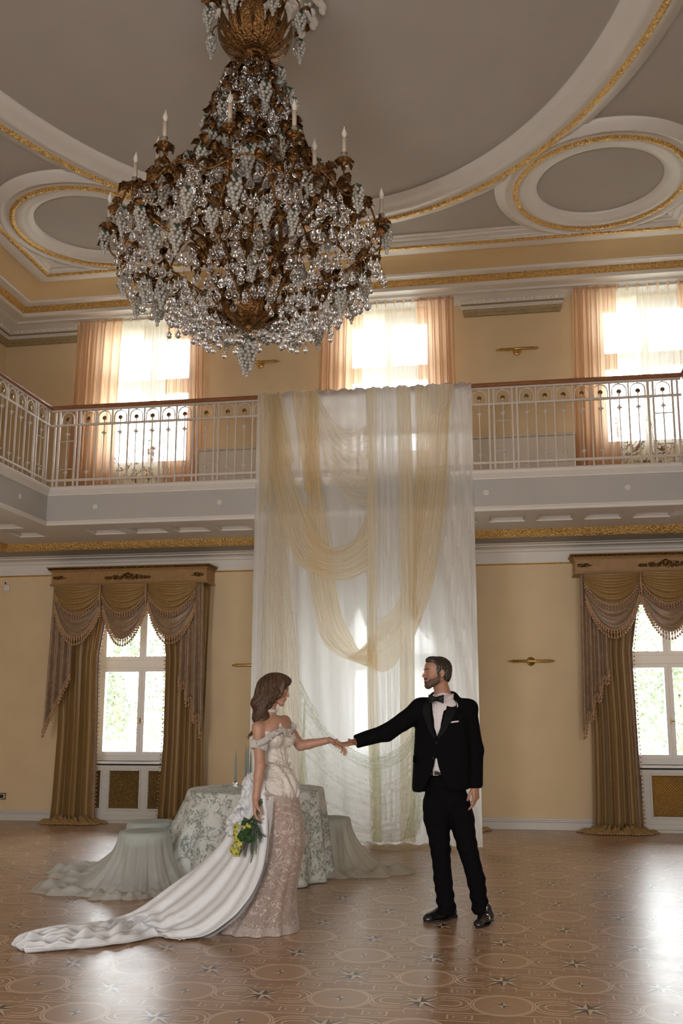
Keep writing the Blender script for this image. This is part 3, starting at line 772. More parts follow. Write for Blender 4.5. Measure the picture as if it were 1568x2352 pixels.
def curtain_set(cx, label, seed=0):
    r = empty('swagged_curtain', (cx, YB, 0), label=label, cat='curtain', group='gold silk curtains with tasselled swags')
    yc = -.30
    z = np.array([3.17, 2.6, 2.0, 1.4, .9, .5, .25, .12, .05, .03]); zz = catmull(np.stack([z, z*0], 1), 34)[:, 0]
    def interp(tab): t = np.array(tab); o = np.argsort(t[:, 0]); return np.interp(zz, t[o, 0], t[o, 1])
    # the two long panels (left wider), splayed a little at the floor
    for sgn in (-1, 1):
        outer = interp([(3.2, 1.06), (2.2, 1.03), (1.2, 1.02), (.3, 1.04), (.0, 1.06)]); inner = interp([(3.2, .34), (2.2, .46), (1.1, .47), (.3, .44), (.0, .42)])
        if sgn < 0: inner = interp([(3.2, .34), (2.2, .50), (1.1, .48), (.3, .47), (.0, .46)])
        L_, R_ = (sgn*outer, sgn*inner) if sgn < 0 else (sgn*inner, sgn*outer)
        P = fold_patch(L_, R_, zz, 7.0, .058, seed+3+sgn, y0=yc+.10)
        o = solidify(MB().grid(P).build('curtain_panel', M['silk'], r, True), .004)
        e = P[-1] if sgn < 0 else P[0]      # inner edge: rose braid with small pompoms
        ed = MB(); cols = (P[-7:] if sgn < 0 else P[:7]).copy(); cols[:, :, 1] -= .006; ed.grid(cols)
        ed.build('braid_edge', M['silk2'], o, True)
        pp = MB()
        for k in np.linspace(0, 1, 62): 
            q = [np.interp(k, np.linspace(0, 1, len(e)), e[:, a]) for a in range(3)]; pp.sphere((q[0]-sgn*.018, q[1]-.01, q[2]), .011, 6, 4)
        tag(pp.build('pompom_trim', M['tassel'], o, True), kind='stuff')
        # puddle of cloth on the floor
        rows = []; n = 80; ccx = sgn*.76
        for i in range(n):
            a = 2*pi*i/n; row = []
            for j in range(12):
                v = j/11; rad = .14+.30*v+.03*sin(5*a+seed)+.02*sin(9*a); zf = .012+.085*(1-v)**.6*(.55+.45*sin(11*a+7*v+seed)+.35*sin(19*a-9*v))*(1 if v < .95 else .4)
                row.append((ccx+rad*cos(a)*1.02, yc+.10+rad*.42*sin(a)-.02, max(.006, zf)))
            rows.append(row)
        P = np.array(rows); pd = solidify(MB().grid(P, closeu=True).build('curtain_puddle', M['silk'], r, True), .004, 1)
        pp = MB()
        for i in range(0, n, 1): p = P[i, -1]; pp.sphere((p[0], p[1], .012), .011, 6, 4)
        tag(pp.build('pompom_trim', M['tassel'], pd, True), kind='stuff')
    # jabots: folded damask tails at both sides, cut on a slant
    for sgn in (-1, 1):
        nu, nv = 60, 30; rows = []
        for i in range(nu):
            u = i/(nu-1); row = []
            zb = 1.95+(1.22-1.95)*u if sgn > 0 else 2.0+(1.24-2.0)*u
            zig = sin(u*2*pi*3.5)
            for j in range(nv):
                v = j/(nv-1); x = sgn*(.76+.31*u+.04*v*u)-.03; zc_ = 3.17+(zb-3.17)*v-.06*zig*v
                yy = yc-.05-.04*zig*(.4+.6*v)-.03
                row.append((x, yy, zc_))
            rows.append(row)
        P = np.array(rows); o = solidify(MB().grid(P).build('jabot', M['silk2'], r, True), .004)
        e = P[:, -1].copy(); e[:, 1] -= .012
        fringe(e, .045, 1.25).build('tassel_fringe', M['tassel'], o, True)
        e2 = P[:, -6].copy(); e2[:, 1] -= .02
    # three swags, each a plain upper one over a damask lower one
    xs_ = (-1.06, -.38, .27, .95)
    for i in range(3):
        for layer in (1, 0):
            x0, x1 = xs_[i], xs_[i+1]; y = yc-.10-(.03 if not layer else 0)
            if layer:
                P = swag_rows((x0+.01, y, 3.02), (x1-.01, y, 3.02), .02, .57+(.02 if i == 1 else 0), 44, 16, .06, seed=seed+i)
                o = solidify(MB().grid(P).build('lower_swag', M['silk2'], r, True), .004); sc = 1.3
            else:
                P = swag_rows((x0, y, 3.17), (x1, y, 3.17), .0, .40, 44, 26, .10, seed=seed+i+5)
                P[:, :, 2] += 0; o = solidify(MB().grid(P).build('upper_swag', M['silk'], r, True), .004); sc = .9
            e = P[-1].copy(); e[:, 1] -= .012; fringe(e, .036, sc).build('tassel_fringe', M['tassel'], o, True)
    for x in xs_[1:3]: MB().tube([(x, yc-.19, 3.17), (x, yc-.20, 3.0), (x+.01, yc-.19, 2.86)], [.014, .014, .008], 8).build('braided_cord', M['tassel'], r, True)
    # pelmet box
    pel = MB(); x0, x1, ya, yb_ = -1.155, 1.065, -.36, 0
    pel.box(x0, x1, ya, yb_, 3.195, 3.37, .006)
    pel.box(x0-.015, x1+.015, ya-.015, yb_, 3.175, 3.20, .006)
    for k, (e, z0_, z1_) in enumerate(((.012, 3.36, 3.375), (.028, 3.375, 3.39), (.06, 3.415, 3.428))): pel.box(x0-e, x1+e, ya-e, yb_, z0_, z1_, .004)
    po = pel.build('pelmet', M['pelmet'], r)
    d = MB(); d.box(x0-.042, x1+.042, ya-.042, yb_, 3.39, 3.415, .004)
    for i in range(84): d.sphere((x0-.04+(x1-x0+.08)*(i+.5)/84, ya-.042, 3.402), .011, 6, 4)
    d.build('carved_moulding', M['pelmet_dark'], po, True)
    def garland(c, w_, h_, n, sd):
        rg = np.random.default_rng(sd); m_ = MB()
        for i in range(n):
            t_ = rg.uniform(-1, 1); hh = h_*(1-abs(t_))**.7 if w_ > .2 else h_*(1-max(0, t_*c[1]))
            m_.sphere((c[0]+t_*w_, ya-.008-.012*rg.random(), c[2]+rg.uniform(-.5, 1)*max(hh, .012)), rg.uniform(.008, .017), 6, 4, (1, .7, 1))
        return m_
    g = garland((-.045, 0, 3.265), .32, .06, 110, 5)
    for sg in (-1, 1):
        for k in range(5): g.lathe([(.004, 0), (.022, .004), (.016, .012), (.006, .016)], 8, (-.045+sg*(.08+.055*k), ya-.004, 3.268), Matrix.Rotation(pi/2, 4, 'X'))
    g.lathe([(.01, 0), (.042, .008), (.03, .022), (.008, .03)], 10, (-.045, ya, 3.30), Matrix.Rotation(pi/2, 4, 'X'))
    g.build('carved_garland', M['pelmet_dark'], po, True)
    for sg in (-1, 1):
        g = garland((sg*1.01-.045, sg, 3.28), .06, .022, 34, 8+sg); g.tube([(sg*.99-.045, ya-.008, 3.28), (sg*.91-.045, ya-.008, 3.278), (sg*.89-.045, ya-.006, 3.285)], [.01, .007, .003], 6)
        g.build('carved_spray', M['pelmet_dark'], po, True)
    return r
c0 = curtain_set(LX[0], 'gold silk curtains with swags at the left ground floor window')
for i, lb in ((1, 'gold silk curtains behind the white drape, at the middle window'), (2, 'gold silk curtains with swags at the right ground floor window, cut by the picture edge')):
    o = copy_tree(c0); o.location.x = LX[i]; tag(o, lb)
    if i == 1:                 # these two panels are pushed right to the sides
        for c in [q for q in bpy.data.objects if q.parent == o and q.name.startswith('curtain_panel')]: c.scale.x = .45; c.location.x = .55*(-1.06 if c.data.vertices[0].co.x < 0 else 1.06)

# unseen voile added behind the drape to diffuse the bright middle window
mv = empty('window_voile', (0, 0, 0), label='unseen white voile added behind the drape to diffuse the middle window', cat='curtain')
M['voile'] = sheer('window_voile', (.96, .96, .94), .80, .9)[0]
sheer_panel(mv, 'added_voile_panel', LX[1]-.66, LX[1]+.66, .80, 3.17, YB-.10, 16, .02, M['voile'], seed=4)
# ---------------------------------------------------------------- garden outside
M['leaf'] = plain('spring_leaves', (.085, .115, .06), .6, nscale=3, namt=.3)
M['bark'] = plain('grey_bark', (.20, .17, .13), .9, nscale=8, namt=.3)
M['lawn'] = plain('garden_ground', (.52, .53, .45), .9, nscale=.6, namt=.25)
struct(MB().box(-30, 26, YB+.5, 60, -.9, -.8).build('ground', M['lawn']))
def tree(seed, h=7, label='', x=0, y=20):
    rg = np.random.default_rng(seed); r = empty('garden_tree', (x, y, -.8), label=label, cat='tree', group='pale garden trees outside the ground floor windows')
    tr = MB(); tr.tube([(0, 0, 0), (.1, 0, h*.3), (-.05, .1, h*.6), (.1, 0, h*.9)], [.16, .12, .08, .02], 8)
    ends = []
    for i in range(14):
        z = rg.uniform(.22, .8)*h; a = rg.uniform(0, 2*pi); l = rg.uniform(.9, 2.2)
        e = (cos(a)*l, sin(a)*l, z+rg.uniform(.1, .9)); tr.tube([(0, 0, z), (e[0]*.5, e[1]*.5, z+.3), e], [.04, .025, .01], 5); ends.append(e)
    tr.build('trunk', M['bark'], r, True)
    n = 9000; c = np.array(ends)[rg.integers(0, len(ends), n)]+rg.normal(0, .55, (n, 3)); s = rg.uniform(.035, .07, n); a = rg.normal(size=(n, 3)); a /= np.linalg.norm(a, axis=1)[:, None]
    b_ = np.cross(a, rg.normal(size=(n, 3))); b_ /= np.linalg.norm(b_, axis=1)[:, None]
    v = np.stack([c-a*s[:, None], c+b_*s[:, None]*.6, c+a*s[:, None], c-b_*s[:, None]*.6], 1).reshape(-1, 3)
    me = bpy.data.meshes.new('foliage'); me.from_pydata(v.tolist(), [], [(4*i, 4*i+1, 4*i+2, 4*i+3) for i in range(n)]); link('foliage', me, M['leaf'], r); return r
tree(1, 6.5, 'pale green tree outside the left window', -9.0, 20.5)
tree(3, 6.5, 'pale green tree outside the right window', 3.7, 20)
hb_ = empty('garden_lantern', (-6.5, 15.6, -.8), label='white garden lantern seen through the left window', cat='lantern')
MB().tube([(0, 0, 0), (0, 0, 2.45)], .035, 8).build('pole', M['winframe'], hb_); MB().lathe([(.10, 2.45), (.17, 2.85), (.17, 2.9), (.0, 2.9)], 6).build('lamp_glass', M['pane'], hb_); MB().lathe([(.26, 2.9), (.24, 2.95), (.05, 3.12), (0, 3.2)], 6).build('lamp_roof', M['winframe'], hb_)
# ---------------------------------------------------------------- chandelier
M['crystal'] = crystal_mat('clear_crystal', (.97, .98, 1.0), .0)
M['frost'] = plain('frosted_glass_grapes', (.62, .60, .54), .22, spec=.7); 
_b = M['frost'].node_tree.nodes['Principled BSDF']; _b.inputs['Transmission Weight'].default_value = .55; _b.inputs['Roughness'].default_value = .25
M['greenglass'] = plain('green_glass_leaf', (.13, .19, .13), .15); M['greenglass'].node_tree.nodes['Principled BSDF'].inputs['Transmission Weight'].default_value = .3
M['candle_tube'] = plain('ivory_candle_tube', (.44, .36, .28), .5)
M['bulb'] = plain('milky_flame_bulb', (.80, .76, .70), .1); M['bulb'].node_tree.nodes['Principled BSDF'].inputs['Transmission Weight'].default_value = .35
CC = Vector((-1.76, 6.1, 0))
ch = empty('chandelier', (CC.x, CC.y, 7.27), 0, 'huge crystal chandelier with bronze leaves, glass grapes and candle lamps', 'chandelier')
def cpart(me, name, par=None, loc=(0, 0, 0), rot=None, sc=1):
    o = bpy.data.objects.new(name, me); COL.objects.link(o); o.parent = par or ch
    o.matrix_local = Matrix.Translation(Vector(loc)-(Vector((0, 0, 7.27)) if par is None else Vector())) @ (rot or Matrix()) @ Matrix.Scale(sc, 4); return o
rg = np.random.default_rng(21)
# leaf: curved, lobed, thick in the middle
def leaf_mesh(n=9):
    L_ = .11; rows = []
    for i in range(n):
        t_ = i/(n-1); w_ = .034*sin(pi*min(1, t_*.92+.06))**.7*(1+.38*sin(t_*26)); row = []
        for s in (-1, -.5, 0, .5, 1):
            row.append((t_*L_*(1-.25*t_*t_), s*w_, .035*sin(t_*2.6)-.05*t_*t_*t_+.010*(1-abs(s))+ .004*cos(s*9)))
        rows.append(row)
    P = np.array(rows); m_ = MB().grid(P); Q = P.copy(); Q[:, :, 2] -= .003; m_.grid(Q[:, ::-1]); return m_
LEAF = leaf_mesh(); leaf_me = pmesh(LEAF, M['bronze'], True)
# crystal pear drop hanging from 0 down
DROP = MB().lathe([(.0, -.078), (.010, -.076), (.019, -.066), (.0225, -.054), (.019, -.041), (.011, -.030), (.0065, -.020), (.005, -.010), (.003, -.0)], 9)
drop_me = pmesh(DROP, M['crystal'], True)
def grape_cluster(rg):
    m_ = MB(); rows = [(0, 3, .024), (-.022, 6, .032), (-.045, 7, .034), (-.068, 6, .029), (-.090, 5, .024), (-.111, 4, .017), (-.130, 3, .011), (-.147, 1, .0), (-.164, 1, .0)]
    for z, n, r in rows:
        for i in range(n): a = 2*pi*i/n+z*60+rg.uniform(-.2, .2); m_.sphere((r*cos(a), r*sin(a), z-.02), .0125, 7, 5)
    return m_
gr_me = pmesh(grape_cluster(rg), M['frost'], True)
GL = MB()
for a in (0, 2.1, 4.2): GL.add([(v[0]*.34*cos(a)-v[1]*.5*sin(a), v[0]*.34*sin(a)+v[1]*.5*cos(a), v[2]*.5-.012) for v in LEAF.v], LEAF.f)
gl_me = pmesh(GL, M['greenglass'], True)
cup = MB().lathe([(.0, -.035), (.008, -.034), (.012, -.022), (.045, -.010), (.062, .004), (.060, .008), (.040, -.002), (.012, -.006), (0, -.004)], 14)
for i in range(7):
    a = 2*pi*i/7; R_ = Matrix.Translation((.035*cos(a), .035*sin(a), -.004)) @ Matrix.Rotation(a, 4, 'Z') @ Matrix.Rotation(.35, 4, 'Y') @ Matrix.Scale(.5, 4)
    cup.add([tuple(R_ @ Vector(q)) for q in LEAF.v], LEAF.f)
cup_me = pmesh(cup, M['bronze'], True)
bob_me = pmesh(MB().lathe([(.012, 0), (.026, .004), (.020, .018), (.019, .05), (.024, .064), (.017, .066), (.015, .05), (.015, .012), (.012, .006)], 12), M['crystal'], True)
tube_me = pmesh(MB().lathe([(.0, 0), (.0155, 0), (.0155, .150), (.012, .153), (0, .153)], 12), M['candle_tube'], True)
bulb_me = pmesh(MB().lathe([(.0, 0), (.010, .0), (.011, .008), (.0185, .026), (.019, .036), (.014, .054), (.006, .074), (.002, .092), (0, .098)], 12), M['bulb'], True)

arm_paths = []
def arm(pts, r0, r1, name='arm'):
    P = catmull(pts, 22); arm_paths.append(P); rr = np.linspace(r0, r1, 22)*(1+.18*np.sin(np.arange(22)*2.2))
    m_ = MB().tube([(p[0], p[1], p[2]) for p in P], list(rr), 7); me = pmesh(m_, M['bronze'], True); return cpart(me, name)
def pol(r, a, z): return (r*cos(a), r*sin(a), z)
# central stem with vase and leaf bowls
stem = MB().lathe([(.0, 4.22), (.02, 4.225), (.035, 4.26), (.06, 4.31), (.03, 4.36), (.025, 4.42), (.05, 4.5), (.022, 4.6), (.02, 5.3), (.055, 5.42), (.065, 5.5), (.03, 5.62), (.02, 5.8), (.02, 6.3), (.05, 6.38), (.03, 6.44), (.085, 6.47), (.105, 6.53), (.09, 6.59), (.03, 6.63), (.03, 7.25), (.07, 7.26), (0, 7.27)], 20)
cpart(pmesh(stem, M['bronze'], True), 'stem')
def big_leaf(w_, L_, curl, n=12):
    rows = []
    for i in range(n):
        t_ = i/(n-1); ww = w_*sin(pi*min(1, t_*.86+.10))**.8*(1+.16*sin(t_*30)); row = []
        for s in (-1, -.6, -.2, 0, .2, .6, 1): row.append((L_*sin(t_*curl)/curl, s*ww, L_*(1-cos(t_*curl))/curl+.02*s*s*w_*10*.3-(.006 if s == 0 else 0)))
        rows.append(row)
    P = np.array(rows); m_ = MB().grid(P); Q = P.copy(); Q[:, :, 2] -= .006; return m_.grid(Q[:, ::-1])
bl = pmesh(big_leaf(.042, .30, 1.5), M['bronze'], True)
for i in range(14):            # bowl at the bottom
    a = 2*pi*i/14; cpart(bl, 'bowl_leaf', loc=(0.03*cos(a), .03*sin(a), 4.27+.02*(i % 2)), rot=Matrix.Rotation(a, 4, 'Z') @ Matrix.Rotation(-.12+.25*(i % 2), 4, 'Y'))
bl3 = pmesh(big_leaf(.040, .44, 1.9), M['bronze'], True)
for i in range(16):            # ribbed bowl at the neck
    a = 2*pi*i/16; cpart(bl3, 'bowl_leaf', loc=(.05*cos(a), .05*sin(a), 6.50), rot=Matrix.Rotation(a, 4, 'Z') @ Matrix.Rotation(.05, 4, 'Y'))
bl2 = pmesh(big_leaf(.06, .46, .55), M['bronze'], True)
for i in range(8):             # tall leaves of the crown
    a = 2*pi*(i+.3)/8; cpart(bl2, 'crown_leaf', loc=(.06*cos(a), .06*sin(a), 6.58), rot=Matrix.Rotation(a, 4, 'Z') @ Matrix.Rotation(-.95+.22*(i % 2), 4, 'Y'))
for i in range(8):
    a = 2*pi*(i+.6)/8; arm([pol(.06, a, 6.60), pol(.20, a, 6.72), pol(.30, a, 6.90), pol(.37, a+.1, 6.86), pol(.38, a+.15, 6.78)], .010, .005, 'crown_arm')
# cone of ribs
NR = 14
for i in range(NR):
    a = 2*pi*i/NR+.15; w_ = .16*(-1)**i
    arm([pol(.05, a, 6.44), pol(.17, a+w_*.4, 6.25), pol(.27, a-w_*.3, 5.98), pol(.36, a+w_*.3, 5.72), pol(.46, a, 5.46), pol(.62, a-w_*.3, 5.20), pol(.90, a, 4.95)], .010, .012)
for i in range(12):            # arms that rise out of the bowl
    a = 2*pi*i/12; w_ = .12*(-1)**i
    arm([pol(.05, a, 4.42), pol(.26, a, 4.42), pol(.52, a+w_, 4.60), pol(.80, a, 4.70), pol(.98, a-w_, 4.86), pol(1.00, a-w_, 5.0)], .018, .010)
for i in range(10):            # inner arms
    a = 2*pi*(i+.5)/10; arm([pol(.04, a, 4.62), pol(.22, a, 4.78), pol(.40, a+.15, 5.05), pol(.62, a, 5.18), pol(.70, a-.1, 5.32)], .014, .008)
for i in range(8):
    a = 2*pi*(i+.2)/8; arm([pol(.03, a, 5.30), pol(.15, a, 5.42), pol(.28, a+.15, 5.62), pol(.42, a, 5.70)], .012, .007)
for rr, z, nn in ((.98, 4.97, 26), (.52, 5.42, 18), (.60, 4.64, 16), (.28, 5.96, 12)):
    m_ = []
    for i in range(nn): arm([pol(rr, 2*pi*(i+u)/nn, z+.05*sin(pi*u)*(-1)**i) for u in (0, .5, 1)], .007, .007, 'garland_arm')
# candles: azimuth, radius, height of the cup
cand = [(-168, 1.10, 5.03), (3, 1.03, 5.04), (-121, .86, 5.30), (-161, .90, 5.30), (-24, .88, 5.30), (-40, .80, 5.12), (-84, .92, 5.26), (-56, .93, 5.26), (-150, .74, 5.36), (-88, .58, 5.10), (-98, .56, 5.06), (-50, .70, 5.10),
        (125, .5, 5.72), (70, .48, 5.72), (40, 1.05, 5.05), (75, 1.05, 5.05), (110, 1.05, 5.05), (150, 1.05, 5.05), (95, .7, 5.45), (160, .55, 5.6)]
for a, r, z in cand:
    a = radians(a); r *= .955; arm([pol(r*.72, a, z-.20), pol(r*.86, a, z-.26), pol(r*.98, a, z-.20), pol(r, a, z-.03)], .010, .006, 'candle_arm')
    c = cpart(cup_me, 'candle_cup', loc=pol(r, a, z)); c['label'] = 'bronze leaf cup under a candle lamp' if 0 else 'bronze leaf cup'
    cpart(bob_me, 'glass_collar', c, (0, 0, .002)); cpart(tube_me, 'candle_tube', c, (0, 0, .035)); cpart(bulb_me, 'flame_bulb', c, (0, 0, .188))
# leaves along every arm
leaves = []
for P in arm_paths:
    L_ = np.linalg.norm(P[-1]-P[0]); n = max(1, int(L_/.085))
    for k in range(n):
        q = rg.uniform(.05, .98)*(len(P)-1); i = int(q); f_ = q-i; p = P[i]*(1-f_)+P[min(i+1, len(P)-1)]*f_
        d = P[min(i+1, len(P)-1)]-P[i]; a = atan2(d[1], d[0])+rg.uniform(-1.3, 1.3)
        R_ = Matrix.Rotation(a, 4, 'Z') @ Matrix.Rotation(rg.uniform(-.9, .5), 4, 'Y') @ Matrix.Rotation(rg.uniform(-.6, .6), 4, 'X')
        leaves.append((p, R_, rg.uniform(.7, 1.25)))
leaves.sort(key=lambda q: q[0][1]+.0)
for p, R_, s in leaves[:100]: cpart(leaf_me, 'leaf', loc=p, rot=R_, sc=s)
m_ = MB()
for p, R_, s in leaves[100:]:
    T = Matrix.Translation(Vector(p)) @ R_ @ Matrix.Scale(s, 4); m_.add([tuple(T @ Vector(q)) for q in LEAF.v], LEAF.f)
tag(cpart(pmesh(m_, M['bronze'], True), 'leaf'), kind='stuff')
# crystal drops on the surface of the cone, on the rim and on the underside, and inside
def prof_r(z): return float(np.interp(z, [4.35, 4.45, 4.6, 4.75, 4.95, 5.1, 5.25, 5.5, 5.7, 5.9, 6.1, 6.3, 6.45], [.34, .68, .92, 1.04, 1.02, .84, .68, .50, .42, .37, .31, .24, .13]))
dp = []
for i in range(1500):
    z = 4.38+2.05*rg.random()**1.35; r = prof_r(z)*(rg.uniform(.80, 1.0) if rg.random() < .75 else rg.uniform(.25, .85)); a = rg.uniform(0, 2*pi)
    dp.append((pol(r, a, z), rg.uniform(.85, 1.45)))
for i in range(120): a = rg.uniform(0, 2*pi); dp.append((pol(rg.uniform(.25, .62), a, rg.uniform(4.25, 4.42)), rg.uniform(.8, 1.1)))
for i in range(8): a = 2*pi*i/8; dp.append((pol(.36, a, 6.76), 1.0))
dp.sort(key=lambda q: q[0][1])
for p, s in dp[:100]: cpart(drop_me, 'crystal_drop', loc=p, sc=s)
m_ = MB()
for p, s in dp[100:]: m_.add([(q[0]*s+p[0], q[1]*s+p[1], q[2]*s+p[2]) for q in DROP.v], DROP.f)
tag(cpart(pmesh(m_, M['crystal'], True), 'crystal_drop'), kind='stuff')
wires = MB()
for p, s in dp: wires.tube([p, (p[0], p[1], p[2]+.035)], .0016, 3); wires.sphere((p[0], p[1], p[2]+.002), .0055, 5, 4)
tag(cpart(pmesh(wires, M['bronze']), 'drop_wires'), kind='stuff')
gp = []
for i in range(84):
    z = 4.45+1.85*rg.random()**1.2; r = prof_r(z)*rg.uniform(.85, 1.06); a = 2*pi*((i*.618) % 1); gp.append((pol(r, a, z+.04), rg.uniform(.9, 1.25)))
for i in range(8): gp.append((pol(.38, 2*pi*(i+.6)/8+.15, 6.78), 1.1))
gp.append(((0.02, 0, 4.17), 1.25)); gp.append(((-.02, .03, 4.14), 1.3)); gp.append(((-.03, -.02, 4.10), 1.1)); gp.append((pol(1.08, radians(-168), 5.0), 1.0)); gp.append((pol(1.02, radians(3), 5.0), 1.1))
for p, s in gp:
    g = cpart(gr_me, 'grape_cluster', loc=p, sc=s); l = cpart(gl_me, 'green_leaf', g)
# ---------------------------------------------------------------- draped cloths hung over the balcony rail
def px_patch(A, B, Y, n=60, m=40, folds=6, amp=.03, seed=0, taper=(1, 1), depth=None, sag=0):
    """A, B: edge curves traced in the photograph; the cloth hangs at distance Y and is folded in depth"""
    Pa, Pb = catmull(A, n), catmull(B, n); rg = np.random.default_rng(seed)
    wts = np.cumsum(rg.uniform(.5, 1.5, m)); ph = (wts-wts[0])/(wts[-1]-wts[0])*folds*2*pi
    rows = []
    for i in range(n):
        u = i/(n-1); row = []; am = amp*(taper[0]*(1-u)+taper[1]*u)
        for j in range(m):
            v = j/(m-1); q = Pa[i]*(1-v)+Pb[i]*v
            yy = (Y if not callable(Y) else Y(u, v))+am*sin(ph[j]+.6*sin(3*u+seed))*(1+.4*sin(ph[j]*.37+seed))+.18*am*sin(2.7*ph[j]+4*u)
            p = at(q[0], q[1], Y=yy); row.append((p.x, p.y, p.z))
        rows.append(row)
    return np.array(rows)
def cr(L): return [(560+.3635*x, 860+.3635*y) for x, y in L]
M['cloth_white'] = sheer('white_voile', (.94, .935, .92), .94, .76, var=.05, vscale=2, aniso=(6, 1, .2))[0]
M['cloth_white2'] = sheer('white_voile_double', (.93, .92, .90), .70, .74)[0]
M['cloth_cream'] = sheer('cream_voile', (.95, .86, .67), .55, .78, var=.10, vscale=5, aniso=(6, 1, .8))[0]
M['cloth_lace'] = sheer('cream_crinkle_voile', (.92, .86, .72), .42, .7, var=.15, vscale=30)[0]
M['cloth_green'] = sheer('pale_green_netting', (.80, .86, .76), .20, .65, var=.25, vscale=42)[0]
YD = BY-.075
def cloth(name, label, group='sheer cloths draped over the gallery rail'): return empty(name, (0, 0, 0), label=label, cat='drape', group=group)
def piece(par, name, P, mt): return MB().grid(P).build(name, mt, par, True)
# 1. white backdrop, full height, folded over the rail
r = cloth('backdrop_cloth', 'wide white sheer backdrop cloth hanging from the gallery rail to the floor')
x0t, x1t = -2.842, -.244; rows = []
nx = 200; rg = np.random.default_rng(3); ph = np.cumsum(rg.uniform(.4, 1.6, nx)); ph = ph/ph[-1]*15*2*pi
prof = [(BY+.10, 4.75), (BY+.085, 5.0), (BY+.082, 5.26), (BY+.078, 5.305), (BY+.03, 5.322), (BY-.015, 5.312), (BY-.03, 5.28)]
for i in range(nx):
    u = i/(nx-1); row = [];
    for y, z in prof: row.append((x0t+(x1t-x0t)*u+.004*sin(ph[i]*2), y-.006*sin(ph[i]), z+.010*(sin(ph[i])+.6*sin(ph[i]*2.7))))
    for k in range(1, 30):
        v = k/29; z = 5.28*(1-v)+.012*v
        row.append((x0t+(x1t-x0t)*u+(2*u-1)*.012*v, BY-.03-.0*v-.012-.018*min(1, v*4+.2)*(sin(ph[i]*(1-.35*v)+.8*v)), z))
    rows.append(row)
piece(r, 'cloth_panel', np.array(rows), M['cloth_white'])
# second layer of voile on the right half and left margin
piece(r, 'cloth_layer', px_patch([(1016, 900), (1020, 1200), (1026, 1600), (1028, 1945)], [(1080, 884), (1086, 1200), (1095, 1600), (1102, 1946)], YD+.02, 40, 40, 5, .012, 4), M['cloth_white2'])
piece(r, 'cloth_layer', px_patch([(592, 908), (587, 1200), (580, 1600), (575, 1945)], [(664, 904), (672, 1200), (690, 1600), (702, 1945)], YD+.02, 40, 40, 6, .012, 5), M['cloth_white2'])
# puddle of cloth on the floor
rows = []; rg = np.random.default_rng(9)
for i in range(110):
    u = i/109; x = -1.5+1.12*u; row = []
    for j in range(13):
        v = j/12; wv = .5+.5*sin(19*u+3*v)+.35*sin(41*u-4*v+1); row.append((x+.03*sin(9*v+13*u), BY-.04-(.10+.30*(.5+.5*sin(6*u+.5))*(.3+.7*sin(pi*min(1, u*1.1))))*v-.02*sin(23*u), .010+.055*wv*sin(pi*min(1, v*.96+.02))*(1-.3*v)))
    rows.append(row)
piece(r, 'floor_puddle', np.array(rows), M['cloth_white2'])
rows = []
for i in range(110):
    u = i/109; row = []
    for j in range(9):
        v = j/8; row.append((-1.42+.9*u+.02*sin(31*u+5*v), BY-.10-.22*v-.05*sin(8*u), .014+.045*(.5+.5*sin(27*u+6*v))*sin(pi*v)+.006))
    rows.append(row)
piece(r, 'floor_puddle', np.array(rows), M['cloth_cream'])

# 2. left cream cloth: bunched at the rail, tail at left, long fall and first swag
r = cloth('draped_cloth', 'cream voile bunched on the rail at left, swagging down to the centre')
piece(r, 'tail', px_patch(cr([(100, 108), (98, 500), (95, 900)]), cr([(235, 104), (300, 400), (318, 545)]), YD-.03, 40, 40, 6, .03, 3), M['cloth_cream'])
piece(r, 'long_fall', px_patch(cr([(160, 120), (150, 700), (120, 1400), (110, 1926), (105, 2700)]), cr([(225, 130), (250, 800), (300, 1400), (350, 1926), (385, 2700)]), YD-.06, 70, 50, 9, .035, 8, (.6, 1)), M['cloth_lace'])
piece(r, 'swag', px_patch(cr([(225, 128), (262, 460), (380, 830), (470, 1020), (560, 1090), (690, 1050), (782, 880)]), cr([(165, 140), (180, 640), (300, 1130), (430, 1250), (575, 1300), (700, 1280), (782, 1240)]), YD-.10, 80, 40, 8, .030, 12, (.5, 1)), M['cloth_cream'])
# 3. second cream cloth: vertical band that sweeps into the low swag
r = cloth('draped_cloth', 'cream voile band falling from the rail and sweeping into the lowest swag')
piece(r, 'band', px_patch(cr([(470, 104), (488, 640), (528, 950), (600, 1440), (680, 1650), (740, 1742), (810, 1640)]), cr([(395, 106), (392, 700), (412, 1250), (480, 1650), (590, 1775), (700, 1815), (860, 1870)]), YD-.045, 80, 36, 6, .028, 15), M['cloth_cream'])
piece(r, 'tail', px_patch(cr([(300, 104), (340, 400), (386, 745)]), cr([(465, 104), (470, 500), (478, 780)]), YD-.06, 40, 40, 6, .03, 5), M['cloth_cream'])
piece(r, 'low_swag', px_patch(cr([(690, 1770), (770, 1700), (860, 1560), (925, 1500), (985, 1400)]), cr([(640, 1795), (790, 1850), (880, 1880), (960, 1830), (1000, 1740)]), YD-.09, 50, 24, 3, .02, 17), M['cloth_cream'])
# 4. thin top swag
r = cloth('draped_cloth', 'thin cream voile scooping just below the rail between two gathers')
piece(r, 'swag', px_patch(cr([(455, 106), (540, 250), (640, 350), (700, 352), (785, 318)]), cr([(425, 112), (500, 520), (620, 760), (700, 815), (785, 838)]), YD-.13, 50, 40, 8, .018, 22, (.5, 1)), M['cloth_lace'])
